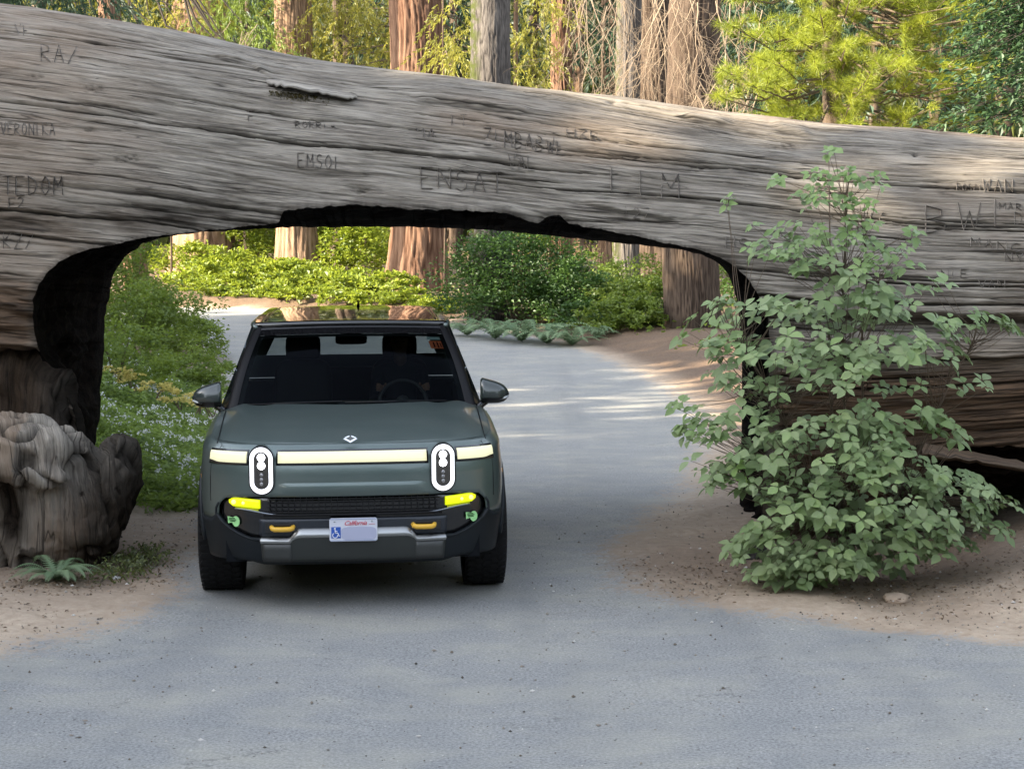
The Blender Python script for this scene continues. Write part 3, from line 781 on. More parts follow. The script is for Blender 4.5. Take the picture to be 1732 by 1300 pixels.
def burl():
    def P(px, py, Y): return Vector(W(px, py, Y))
    def disp(c):
        a = np.arctan2(c[:, 2] - .7, c[:, 0] + 4.0)
        h = .05 * fbm(c[:, 0] * 2.0, c[:, 1] * 2.2, c[:, 2] * 2.2, 4)
        rid = np.abs(pnoise(c[:, 0] * 3.5 + c[:, 2] * 2.0, c[:, 1] * 3, c[:, 2] * .9))
        rid2 = np.abs(pnoise(c[:, 0] * 9, c[:, 1] * 7 + 5, c[:, 2] * 2.2))
        h -= .075 * np.clip(.16 - rid, 0, .16) / .16
        h -= .016 * np.clip(.18 - rid2, 0, .18) / .18
        h += .008 * fbm(c[:, 0] * 16, c[:, 1] * 14, c[:, 2] * 5, 3)
        hole = np.exp(-(((c[:, 0] + 3.78) / .16) ** 2 + ((c[:, 2] - .42) / .33) ** 2)) + .7 * np.exp(-(((c[:, 0] + 4.15) / .10) ** 2 + ((c[:, 2] - .30) / .2) ** 2))
        h -= .22 * hole
        cr = np.clip(.12 - rid, 0, .12) / .12 * .9
        char = np.clip(sstep(-4.35, -3.9, c[:, 0]) * 0 + .75 * sstep(-3.45, -3.15, c[:, 0]) + .5 * (fbm(c[:, 0]*2.4, c[:, 1]*2, c[:, 2]*2, 3) > .45) + 1.2 * hole, 0, .95)  # cavity painted black for its deep shade, beside real charring
        return h, {'crack': cr, 'char': char, 'brown': .08 + .55 * sstep(1.0, .3, c[:, 2]) * sstep(-3.75, -3.5, c[:, 0]), 'warm': .8 * np.ones(len(c)) * (c[:, 0] < -3.7)}, np.stack([c[:, 2] * 1.2, c[:, 0] * .6 + c[:, 1] * .3], -1)
    blobs = [(P(30, 748, 13.55), (.62, .48, .22), (0, .15, 0)),
             (P(90, 765, 13.4), (.25, .30, .24), (0, 0, 0)),
             (P(15, 800, 13.35), (.42, .35, .30), (0, 0, 0)),
             (P(60, 800, 13.2), (.28, .2, .12), (0, .2, 0)),
             (P(45, 880, 13.6), (.5, .5, .55), (0, 0, 0)),
             (P(120, 860, 13.6), (.36, .45, .55), (0, -.25, 0)),
             (P(185, 838, 13.75), (.20, .45, .50), (0, .28, 0)),
             (P(190, 775, 13.9), (.13, .35, .20), (0, .4, 0)),
             (P(216, 815, 14.0), (.10, .3, .14), (0, .5, 0)),
             (P(-120, 820, 13.6), (.7, .5, .8), (0, 0, 0)),
             (P(30, 910, 13.45), (.30, .3, .18), (0, 0, 0)),
             (P(150, 900, 13.45), (.22, .3, .22), (0, -.4, 0))]
    blob_mesh('root_burl', blobs, .022, M_LOG, disp)
    # charred shaggy curtain of wood inside the left wall
    def disp2(c):
        h = .05 * fbm(c[:, 0] * 5, c[:, 1] * 4, c[:, 2] * 2.2, 4) - .05 * np.clip(.2 - np.abs(pnoise(c[:, 0] * 4 + c[:, 2], c[:, 1] * 3, c[:, 2] * 1.0)), 0, .2) / .2
        br = sstep(-3.5, -3.9, c[:, 0]) * .9
        return h, {'crack': 0 * h, 'char': .97 - br * .35, 'brown': br, 'warm': 0 * h}, np.stack([c[:, 2], c[:, 0]], -1)
    bl = [(P(5, 655, 14.45), (.42, .4, .40), (0, 0, 0)), (P(50, 670, 14.5), (.26, .40, .40), (0, -.2, 0)), (P(82, 705, 14.55), (.17, .45, .46), (0, .35, 0)), (P(108, 745, 14.6), (.10, .5, .42), (0, .15, 0)), (P(10, 720, 14.5), (.5, .5, .4), (0, 0, 0))]
    blob_mesh('charred_hollow_wall', bl, .03, M_LOG, disp2)
burl()

def slab():
    """split brown board under the log at the right, dark hollow behind it"""
    n = 30; rows = []
    for i in range(n):
        t = i / (n - 1); px = 1560 + t * 330
        ty = 748 + t * 62 + 3 * float(pnoise(i * .9, 1)); by = 768 + t * 46 + 6 * float(pnoise(i * 1.3, 5)) 
        a = Vector(W(px, ty, 14.15)); b = Vector(W(px, by, 13.85 + .05 * float(pnoise(i * 1.1, 7)))); c = Vector(W(px, by + 5, 13.95))
        m = (a + b) / 2 + Vector((0, 0, .02 * float(pnoise(i * .6, 9))))
        rows.append([a, (a + m) / 2, m, (m + b) / 2 + Vector((0, 0, .03 * float(pnoise(i * 1.6, 2)))), b, c, a + Vector((0, .2, -.06))])
    V = np.array([[tuple(p) for p in r] for r in rows]).reshape(-1, 3)
    uv = np.stack([V[:, 0], np.tile(np.arange(7) * .05, n)], -1); z = np.zeros(len(V))
    logmesh('split_board', V, grid_faces(n, 7, True), M_LOG, vattr={'crack': np.tile([0, .1, 0, .3, 0, .8, .9], n), 'char': z, 'brown': z + .72, 'warm': z + 1}, uv=uv)
slab()
# ------------------------------------------------------------ vegetation helpers
def unit(a): return a / np.maximum(np.linalg.norm(a, axis=-1, keepdims=True), 1e-9)
def leaf_geo(C, D, Nn, L, Wd, fold=.25, droop=.15):
    """folded leaf: base, right, tip, left; two triangles each"""
    D = unit(D); Nn = unit(Nn - D * (Nn * D).sum(-1, keepdims=True)); S = np.cross(D, Nn)
    L = np.asarray(L)[:, None]; Wd = np.asarray(Wd)[:, None]
    tip = C + D * L - np.array([0, 0, 1]) * L * droop
    mid = C + D * L * .45
    r = mid + S * Wd / 2 + Nn * Wd * fold; l = mid - S * Wd / 2 + Nn * Wd * fold
    V = np.stack([C, r, tip, l], 1).reshape(-1, 3)
    b = np.arange(len(C))[:, None] * 4
    Fc = np.concatenate([b + np.array([[0, 1, 2]]), b + np.array([[0, 2, 3]])], 1).reshape(-1, 3)
    return V, Fc
def leaves(name, C, D, Nn, L, Wd, mat, parent=None, tint=None, **k):
    V, Fc = leaf_geo(C, D, Nn, L, Wd, **k)
    t = rng.random(len(C)) if tint is None else tint
    return mesh_np(name, V, Fc, mat, parent, smooth=False, fattr={'tint': np.repeat(t, 2)})
def rdir(n): return unit(rng.normal(size=(n, 3)))

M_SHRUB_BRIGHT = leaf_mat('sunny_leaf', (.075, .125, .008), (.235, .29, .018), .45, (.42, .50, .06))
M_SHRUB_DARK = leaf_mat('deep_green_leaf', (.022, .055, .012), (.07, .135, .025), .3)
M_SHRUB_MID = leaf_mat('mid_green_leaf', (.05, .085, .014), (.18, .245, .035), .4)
M_BANK = leaf_mat('ground_cover_leaf', (.045, .085, .014), (.20, .28, .05), .35)
M_SEQ = leaf_mat('sequoia_needle', (.10, .115, .012), (.31, .30, .04), .45, (.45, .42, .08))
M_PINE = leaf_mat('pine_needle', (.11, .16, .012), (.33, .37, .03), .4, (.45, .5, .07))
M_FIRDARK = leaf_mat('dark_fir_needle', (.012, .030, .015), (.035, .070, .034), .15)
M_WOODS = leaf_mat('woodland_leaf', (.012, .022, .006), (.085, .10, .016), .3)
M_FERN = leaf_mat('fern_leaf', (.10, .16, .08), (.19, .26, .14), .25)
M_FLOWER = leaf_mat('white_petal', (.42, .45, .43), (.70, .72, .70), .2)
M_STEM = simple('grey_brown_stem', (.11, .08, .055), .8, noise=.3, nscale=30)
M_DEAD = simple('pale_dead_wood', (.22, .17, .12), .85, noise=.25, nscale=12)
M_DARKTWIG = simple('dark_twig', (.035, .028, .022), .9)

def bush(name, label, cat, X, Y, rx, ry, rz, n, size, mat, group=None, zoff=0.0, flat=.7, clump=.22, tall=0.0, stems=6):
    z0 = g1(X, Y) + zoff
    root = empty(name, (X, Y, z0)); tag(root, label, cat, group)
    ncl = max(12, int(n / 45))
    u = rdir(ncl * 2); u = u[u[:, 2] > -.25][:ncl]; ncl = len(u)
    rad = 1 + .35 * pnoise(u[:, 0] * 2 + X, u[:, 1] * 2 + Y, u[:, 2] * 2)
    rr = rad * np.where(rng.random(ncl) < .72, rng.uniform(.82, 1.05, ncl), rng.uniform(.3, .8, ncl))
    cc = u * rr[:, None] * np.array([rx, ry, rz]); cc[:, 2] = cc[:, 2] + rz * .35
    cc[:, 2] = np.maximum(cc[:, 2], size * .5)
    k = rng.integers(0, ncl, n)
    sp = rng.normal(size=(n, 3)) * clump * np.array([rx, ry, rz * .6]) * .55
    C = cc[k] + sp; C[:, 2] = np.maximum(C[:, 2], .02)
    out = unit(C / np.array([rx, ry, rz]) + np.array([0, 0, .1]))
    D = unit(out * .6 + rdir(n) * .9 * np.array([1, 1, .5]))
    Nn = unit(np.array([0, 0, 1.0]) * flat + out * .5 + rdir(n) * .55)
    L = size * rng.uniform(.6, 1.3, n)
    ti = np.clip(rng.random(ncl)[k] * .6 + rng.random(n) * .45, 0, 1)
    leaves('foliage', C, D, Nn, L, L * .62, mat, root, ti)['kind'] = 'stuff'
    mb = MB(); r = random.Random(int(X * 100 + Y))
    for _ in range(stems):
        t = cc[r.randrange(ncl)]
        mid = Vector((t[0] * .35, t[1] * .35, t[2] * .6))
        mb.tube([(r.uniform(-.06, .06), r.uniform(-.06, .06), -.1), mid, tuple(t * .9)], [.018 * rz + .006, .012 * rz + .004, .004], 5)
    mb.build('stem', M_STEM, root)
    return root

def trunk(name, label, cat, cx, wpx, Y, mat, group=None, lean=0.0, flare=1.0, base=None, H=26, furrow=.05, nf=22, seed=0, rows=(150, 20), taper=.010, nth=130, vz=.35):
    """trunk centred on photo column cx, wpx wide there, at distance Y"""
    X = (cx - 866) / F * Y; z0 = g1(X, Y) - .25 if base is None else base
    root = empty(name, (X, Y, z0)); tag(root, label, cat, group)
    r0 = wpx / 2 / F * Y
    zz = np.concatenate([np.linspace(0, 12, rows[0])[:-1], np.linspace(12, H, rows[1])])
    a = np.linspace(0, 2 * np.pi, nth, endpoint=False)
    A, Z = np.meshgrid(a, zz, indexing='xy')
    rad = r0 * np.clip(1 - taper * (Z - 3), .15, 1.1) + r0 * .42 * flare * np.exp(-Z / 1.1) * (1 + .35 * np.cos(A * 5 + seed) + .2 * np.cos(A * 9 + seed * 2))
    tw = A + .015 * Z + .35 * pnoise(Z * .25, A * 0, seed)
    ca, sa = np.cos(tw), np.sin(tw)
    q = nf / (2 * np.pi)
    w1 = pnoise(ca * q * 1.5, sa * q * 1.5, Z * vz + seed); w2 = pnoise(ca * q * 3.2, sa * q * 3.2, Z * vz * 2.6 + seed)
    fr = np.clip(1 - np.abs(w1) * 3.2, 0, 1); fr2 = np.clip(1 - np.abs(w2) * 3.0, 0, 1)
    rad = rad * (1 + .05 * pnoise(ca, sa, Z * .3 + seed)) + furrow * (.6 * (w1) - fr * .8 - fr2 * .45)
    cx_ = lean * Z + .12 * pnoise(Z * .15, seed, 0)
    V = np.stack([np.cos(A) * rad + cx_, np.sin(A) * rad, Z], -1).reshape(-1, 3)
    Fc = grid_faces(len(zz), nth, True)[:, ::-1]
    fa = np.clip(fr * .8 + fr2 * .45, 0, 1)
    mesh_np('trunk', V, Fc, mat, root, vattr={'furrow': fa.ravel()})
    return root

M_BARK_RED = bark_mat('red_sequoia_bark', (.05, .022, .013), (.16, .092, .060), (.30, .195, .135))
M_BARK_PALE = bark_mat('pale_sequoia_bark', (.08, .048, .03), (.25, .16, .105), (.40, .29, .20))
M_BARK_GREY = bark_mat('grey_fir_bark', (.028, .025, .024), (.11, .098, .09), (.19, .175, .16), .6, moss=(.045, .055, .014))
M_BARK_BROWN = bark_mat('furrowed_brown_bark', (.022, .015, .011), (.090, .066, .050), (.165, .125, .095), .7)

def sprays(name, parent, centers, n_each, length, leafL, leafW, mat, spread=.35, droop=.8, kind='stuff'):
    """hanging feathery sprays: twigs that sag from each centre, set with fine needles"""
    Cs, Ds, Ns, Ls, Ts = [], [], [], [], []
    for c in centers:
        c = np.array(c); base = rng.random()
        for k in range(n_each):
            d = unit(np.array([rng.normal(), rng.normal() * .6, -droop * rng.uniform(.4, 1.4)])[None])[0]
            L = length * rng.uniform(.4, 1.1); m = max(6, int(L / leafL * 5))
            t = rng.random(m) ** .8
            st = c + rng.normal(size=3) * spread * np.array([1, .7, .5])
            bend = np.array([0, 0, -1]) * (t[:, None] ** 2) * L * .35
            p = st + d * t[:, None] * L + bend
            sd = unit(np.cross(d, rng.normal(size=(m, 3))))
            Cs.append(p); Ds.append(unit(d * .75 + sd * .7 + np.array([0, 0, -.25]))); Ns.append(rdir(m) + np.array([0, -.4, .5]))
            Ls.append(leafL * rng.uniform(.5, 1.2, m)); Ts.append(np.clip(base * .6 + rng.random(m) * .4, 0, 1))
    C = np.concatenate(Cs); L = np.concatenate(Ls)
    o = leaves(name, C, np.concatenate(Ds), np.concatenate(Ns), L, L * leafW / leafL, mat, parent, np.concatenate(Ts))
    if kind: o['kind'] = kind
    return o
def pine_tufts(name, parent, centers, dirs, nn, nl, nw, mat):
    """each centre a shoot tip with a brush of needles"""
    m = len(centers); C = np.repeat(centers, nn, 0); D0 = np.repeat(unit(dirs), nn, 0)
    back = rng.random((len(C), 1)) ** 1.2 * nl * .9
    D = unit(D0 * rng.uniform(.25, 1.1, (len(C), 1)) + rdir(len(C)) * .75)
    C = C - D0 * back
    L = nl * rng.uniform(.7, 1.1, len(C))
    t = np.clip(np.repeat(rng.random(m), nn) * .65 + rng.random(len(C)) * .35, 0, 1)
    V = np.stack([C - np.cross(D, rdir(len(C))) * nw / 2, C + np.cross(D, rdir(len(C))) * nw / 2, C + D * L[:, None] + np.array([0, 0, -.08]) * L[:, None]], 1).reshape(-1, 3)
    Fc = np.arange(len(V)).reshape(-1, 3)
    o = mesh_np(name, V, Fc, mat, parent, smooth=False, fattr={'tint': t}); o['kind'] = 'stuff'
    return o
# ------------------------------------------------------------ forest behind the log
def woods(name, boxes, n, size, mat, label, dens_h=None, cl=1.6):
    """a wood that reads as one mass: leaf clumps in crown-shaped piles"""
    Cs = []; T = []
    for (x0, x1, y0, y1, z0, z1) in boxes:
        vol = (x1-x0) * (z1-z0)
        ncl = int(n * 1.0 / len(boxes) / 30)
        cc = np.stack([rng.uniform(x0, x1, ncl), rng.uniform(y0, y1, ncl), rng.uniform(0, 1, ncl)], -1)
        top = z1 * (.78 + .22 * pnoise(cc[:, 0] * .12, cc[:, 1] * .12, 3.3) * 1.5)
        cc[:, 2] = z0 + (top - z0) * cc[:, 2] ** .9
        k = rng.integers(0, ncl, int(n / len(boxes)))
        Cs.append(cc[k] + rng.normal(size=(len(k), 3)) * cl * np.array([1, 1, .55])); T.append(np.clip(rng.random(ncl)[k] * .7 + rng.random(len(k)) * .3, 0, 1))
    C = np.concatenate(Cs); m = len(C)
    L = size * rng.uniform(.5, 1.3, m)
    o = leaves(name, C, unit(rdir(m) + np.array([0, 0, -.3])), rdir(m) + np.array([0, 0, .7]), L, L * .5, mat, None, np.concatenate(T))
    tag(o, label, None, None, 'stuff'); return o
# unseen woods added around the camera, shaped to keep the foreground in open shade
woods('unseen_shade_woods', [(-36, -22, -14, 8, 0, 22), (-36, -22, -2, 9, 0, 21), (-38, -24, -30, -12, 0, 20)], 66000, 1.5, M_WOODS, 'unseen tall woodland added left of the road to shade the foreground', cl=1.5)
woods('unseen_shade_woods', [(-40, -26, 6, 14, 0, 19), (-40, -26, 9, 19, 0, 18), (-40, -26, 19, 33, 0, 20), (-40, -26, 21, 36, 0, 19), (-16, 24, -34, -24, 0, 15), (26, 34, -20, 26, 0, 15)], 68000, 1.5, M_WOODS, 'unseen woodland added around the camera to shape shade and reflections', cl=1.7)
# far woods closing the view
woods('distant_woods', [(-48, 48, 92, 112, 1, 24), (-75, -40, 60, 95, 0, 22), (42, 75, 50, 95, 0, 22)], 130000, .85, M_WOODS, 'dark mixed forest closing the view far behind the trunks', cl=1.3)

# a wooded hillside closes the valley behind the far woods
def hill():
    xs = np.linspace(-260, 260, 120); ys = np.linspace(112, 240, 40)
    Xg, Yg = np.meshgrid(xs, ys, indexing='ij'); Z = gh(Xg, Yg) - .3 + 52 * sstep(112, 235, Yg) + 3.5 * fbm(Xg * .06, Yg * .06, 3., 4) * sstep(112, 125, Yg)
    m, nt, out = new_mat('wooded_slope'); N = NT(nt); tc = N.n('ShaderNodeTexCoord').outputs['Object']
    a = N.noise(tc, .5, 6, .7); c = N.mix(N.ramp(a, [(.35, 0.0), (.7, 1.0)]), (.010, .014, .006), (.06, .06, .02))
    p = N.n('ShaderNodeBsdfPrincipled'); p.inputs['Roughness'].default_value = 1; N.l(c, p.inputs['Base Color']); N.l(p.outputs[0], out.inputs['Surface'])
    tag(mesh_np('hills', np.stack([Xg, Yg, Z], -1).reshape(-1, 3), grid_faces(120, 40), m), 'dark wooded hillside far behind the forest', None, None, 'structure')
hill()
# the trunks, from left to right
seqA = trunk('sequoia_tree', 'leftmost sequoia trunk seen under the arch, pale and broad, with leafy bushes at its foot', 'tree', 344, 98, 70, M_BARK_PALE, seed=1, flare=.6, nf=26)
mb = trunk('sequoia_tree', 'sun-bright yellow sequoia trunk above the peeling flake, straight above the car windscreen', 'tree', 506, 66, 63, M_BARK_PALE, seed=2, flare=1.3, nf=24, lean=-.020, taper=.006)
trunk('sequoia_tree', 'largest red-brown sequoia trunk with a wide flared foot in the middle of the arch', 'tree', 706, 90, 60, M_BARK_RED, seed=3, flare=1.05, nf=26, furrow=.08, taper=.004)
trunk('sequoia_tree', 'slim straight red sequoia trunk behind hanging dead branches, above the log', 'tree', 949, 38, 72, M_BARK_RED, seed=4, flare=.4, nf=18, furrow=.06)
trunk('sequoia_tree', 'small twisted pale trunk with spread foot behind the dark bush', 'tree', 1030, 30, 76, M_BARK_PALE, seed=5, flare=1.5, nf=16, furrow=.07)
trunk('sequoia_tree', 'broad brown trunk partly hidden behind the furrowed trunk at the arch right end', 'tree', 1106, 70, 66, M_BARK_BROWN, seed=6, flare=.7, nf=22, furrow=.06)
trunk('fir_tree', 'grey fir trunk with green moss down its left side, above the log', 'tree', 828, 70, 47, M_BARK_GREY, seed=7, flare=.3, nf=44, furrow=.022, lean=.004, rows=(260, 20), nth=150, vz=1.6)
furr = trunk('furrowed_tree', 'straight trunk with deep vertical furrows beside the dirt at the right end of the arch', 'tree', 1172, 90, 41.5, M_BARK_BROWN, seed=8, flare=.28, nf=46, furrow=.035, lean=-.004, rows=(300, 20), nth=190, vz=.9)
trunk('thin_tree', 'thin grey-brown trunk between the two sequoias left of the arch middle', 'tree', 572, 17, 78, M_BARK_BROWN, seed=9, flare=.3, nf=10, furrow=.02, nth=40, rows=(70, 10), H=20)
trunk('thin_tree', 'very thin leaning dark sapling trunk among bright leaves left of the arch', 'tree', 432, 11, 72, M_BARK_GREY, seed=10, flare=.2, nf=8, furrow=.015, nth=30, rows=(60, 8), lean=-.03, H=16)
trunk('thin_tree', 'slender pale birch-like trunk just right of the mossy fir above the log', 'tree', 873, 9, 66, M_BARK_PALE, seed=11, flare=.2, nf=8, furrow=.01, nth=24, rows=(60, 8), H=20)
trunk('thin_tree', 'slim pale trunk just right of the slim red sequoia above the log', 'tree', 976, 20, 78, M_BARK_PALE, seed=12, flare=.2, nf=10, furrow=.02, nth=30, rows=(60, 8), H=20)
lt = trunk('leaning_tree', 'leaning reddish-brown trunk at the top left above the log', 'tree', 236, 40, 56, M_BARK_RED, seed=13, flare=.2, nf=16, furrow=.05, lean=-.09, nth=60, rows=(90, 10), H=20)
trunk('fir_tree', 'dark shaded trunk wrapped in dead twigs right of the slim red sequoia', 'tree', 1060, 44, 58, M_BARK_GREY, seed=14, flare=.2, nf=18, furrow=.04)
# dim trunks far back in the wood
r = random.Random(9)
for i, (cx, w) in enumerate([(60, 30), (140, 24), (410, 26), (590, 22), (770, 26), (905, 20), (1260, 34), (1345, 28), (1450, 36), (1580, 30), (1690, 34)]):
    t = trunk('forest_tree', None, 'tree', cx, w, 88 + (i * 37 % 11), M_BARK_BROWN, group='dim trunks far back in the forest', seed=20 + i, flare=.3, nf=12, furrow=.05, nth=36, rows=(60, 8))
    t['label'] = ['dim trunk far behind the dark fir at the top left corner', 'dim trunk far behind the log, left of the leaning reddish trunk', 'dim trunk far behind the shaggy young fir', 'dim trunk far back between the yellow trunk and the large red sequoia', 'dim trunk far back close to the left of the mossy fir', 'dim trunk far back between mossy fir and slim red sequoia', 'dim trunk far back at the left fringe of the bright pine', 'dim trunk far back just left of the bright pine stem', 'dim trunk far back just right of the bright pine stem', 'dim trunk far back behind the right half of the bright pine', 'dim trunk far back behind the dark boughs at the top right', 'dim trunk far back beyond the left edge of the view', 'dim trunk far back beyond the right edge of the view'][i]

# --- hanging yellow-green sequoia foliage above the log
def P(px, py, Y): return W(px, py, Y)
def conifer(name, label, cx, Y, H, mat, cents, n_each=6, length=1.3, leafL=.16, leafW=.040, spread=.45, droop=.8, w=14, group=None):
    root = trunk(name, label, 'tree', cx, w, Y, M_BARK_BROWN, seed=cx, flare=.3, nf=8, furrow=.015, nth=24, rows=(50, 8), H=H, group=group)
    o = Vector(root.location)
    cs = [tuple(Vector(W(*c)) - o) for c in cents]
    mbx = MB(); rr = random.Random(cx)
    for c in cs[::2]:
        z = min(H - 1, c[2] + rr.uniform(.1, .8))
        mbx.tube([(0, 0, z), ((c[0]) * .5, c[1] * .5, (z + c[2]) / 2 + .15), c], [.035, .02, .007], 4)
    mbx.build('branch', M_STEM, root)['kind'] = 'stuff'
    sprays('foliage', root, cs, n_each, length, leafL, leafW, mat, spread, droop)
    return root
def scatter(x0, x1, y0, y1, Y, n, sy=3, fn=None):
    out = []
    while len(out) < n:
        px, py = rng.uniform(x0, x1), rng.uniform(y0, y1)
        if fn and not fn(px, py): continue
        out.append((px, py, Y + rng.uniform(-sy, sy)))
    return out
conifer('young_sequoia', 'feathery yellow-green young sequoia filling the gap between the two red trunks', 690, 66, 16, M_SEQ, scatter(505, 700, -150, 118, 64, 90, 2.5, lambda x, y: pnoise(x * .02, y * .025, 2) > -.22), w=4)
conifer('young_sequoia', 'drooping yellow-green sapling in front of the red trunk left of the mossy fir', 752, 52, 15, M_SEQ, scatter(752, 800, -120, 128, 52, 18, 2, lambda x, y: pnoise(x * .02, y * .025, 5) > -.05), w=4)
conifer('young_sequoia', 'yellow-green sapling between the mossy fir and the slim red sequoia', 903, 62, 16, M_SEQ, scatter(868, 935, -120, 150, 60, 30, 2, lambda x, y: pnoise(x * .03, y * .02, 8) > -.2), w=9)
conifer('young_fir', 'shaggy green young fir left of the bright yellow trunk above the log', 478, 72, 15, M_SHRUB_MID, scatter(350, 462, -120, 95, 62, 60, 2.5, lambda x, y: pnoise(x * .02, y * .025, 11) > -.3), w=4)
conifer('young_fir', 'dark green fir with black leaning stems at the top left corner', 80, 44, 13, M_FIRDARK, scatter(-60, 190, -150, 62, 44, 80, 3), w=16, leafL=.20)
conifer('young_fir', 'sunlit reddish-green brush behind the leaning trunk above the log', 290, 64, 15, M_SEQ, scatter(240, 370, -120, 70, 64, 38, 3, lambda x, y: pnoise(x * .02, y * .03, 17) > -.1), w=4)
# more depth behind
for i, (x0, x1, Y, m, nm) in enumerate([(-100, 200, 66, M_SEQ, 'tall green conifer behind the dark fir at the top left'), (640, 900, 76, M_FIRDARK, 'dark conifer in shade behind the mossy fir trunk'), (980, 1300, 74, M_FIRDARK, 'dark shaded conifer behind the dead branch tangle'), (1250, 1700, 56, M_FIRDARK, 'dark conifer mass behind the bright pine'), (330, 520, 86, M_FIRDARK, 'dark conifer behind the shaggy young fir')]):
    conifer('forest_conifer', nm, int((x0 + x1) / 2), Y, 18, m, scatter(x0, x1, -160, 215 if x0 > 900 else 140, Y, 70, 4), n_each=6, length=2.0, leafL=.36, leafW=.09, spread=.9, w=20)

# --- the bright pine at the upper right: arching branches with needle brushes
def pine():
    root = trunk('pine_tree', 'bright yellow-green pine with long needle tufts at the upper right above the log', 'tree', 1400, 34, 30, M_BARK_BROWN, seed=31, flare=.2, nf=14, furrow=.02, nth=40, rows=(60, 8), H=15)
    o = np.array(root.location); mb = MB(); tips = []; dirs = []
    rr = random.Random(12)
    def lowy(px): return np.interp(px, [1150, 1250, 1330, 1450, 1560, 1732], [190, 205, 222, 235, 240, 250])
    for k in range(190):
        px = rr.uniform(1190, 1700); py = rr.uniform(-170, lowy(px))
        if px < 1260 and py < 60 and rr.random() < .6: continue
        Y = 27.5 + rr.uniform(-2.2, 2.5)
        tip = np.array(W(px, py, Y)) - o
        side = 1 if tip[0] > 0 else -1
        st = np.array([tip[0] * .25, tip[1] * .3, max(.5, tip[2] + rr.uniform(-.2, .5))])
        mid = (st + tip) / 2 + np.array([0, 0, -.18])
        mb.tube([st, mid, tip], [.022, .014, .006], 4)
        ax = unit((tip - mid)[None])[0]
        for q in range(rr.randint(7, 12)):
            t = rr.uniform(.35, 1.0)
            b = st * (1-t)**2 + 2 * mid * t * (1-t) + tip * t * t
            dv = unit((ax * .8 + np.array([rr.gauss(0, .7), rr.gauss(0, .7), rr.uniform(.0, .7)]))[None])[0]
            e = b + dv * rr.uniform(.12, .34)
            mb.tube([b, e], [.007, .004], 3, caps=False); tips.append(e); dirs.append(dv)
        tips.append(tip); dirs.append(ax)
    mb.build('branch', M_STEM, root)['kind'] = 'stuff'
    pine_tufts('needles', root, np.array(tips), np.array(dirs), 70, .20, .011, M_PINE)
pine()
# --- shaded broadleaf boughs at the right edge, near the log
def right_bough():
    root = trunk('dogwood_tree', 'dark blue-green shaded boughs hanging in at the upper right corner', 'tree', 1905, 40, 20, M_BARK_GREY, seed=33, flare=.2, nf=14, furrow=.02, nth=40, rows=(60, 8), H=11)
    o = np.array(root.location); mb = MB(); Cs = []; Ds = []
    rr = random.Random(3)
    def left(py): return np.interp(py, [-120, 0, 60, 120, 160, 200, 240], [1590, 1625, 1570, 1600, 1540, 1575, 1570])
    for k in range(95):
        py = rr.uniform(-120, 236); px = rr.uniform(left(py), 1800)
        tip = np.array(W(px, py, rr.uniform(18.2, 20.5))) - o
        st = np.array([0, 0, tip[2] + rr.uniform(.2, .9)])
        mid = (st + tip) / 2 + np.array([0, 0, .12]); mb.tube([st, mid, tip], [.012, .007, .003], 4)
        for q in range(64):
            t = rr.uniform(.35, 1.0); b = st*(1-t)**2 + 2*mid*t*(1-t) + tip*t*t
            Cs.append(b + np.array([rr.gauss(0, .20), rr.gauss(0, .14), rr.gauss(0, .07)])); Ds.append([-.7 + rr.gauss(0, .6), rr.gauss(0, .7), rr.gauss(-.15, .3)])
    mb.build('branch', M_DARKTWIG, root)['kind'] = 'stuff'
    C = np.array(Cs); m = len(C); L = .10 * rng.uniform(.6, 1.2, m)
    leaves('foliage', C, np.array(Ds), rdir(m) * .4 + np.array([0, -.15, 1]), L, L * .5, leaf_mat('shaded_leaf', (.018, .045, .018), (.06, .115, .045), .2), root)['kind'] = 'stuff'
right_bough()
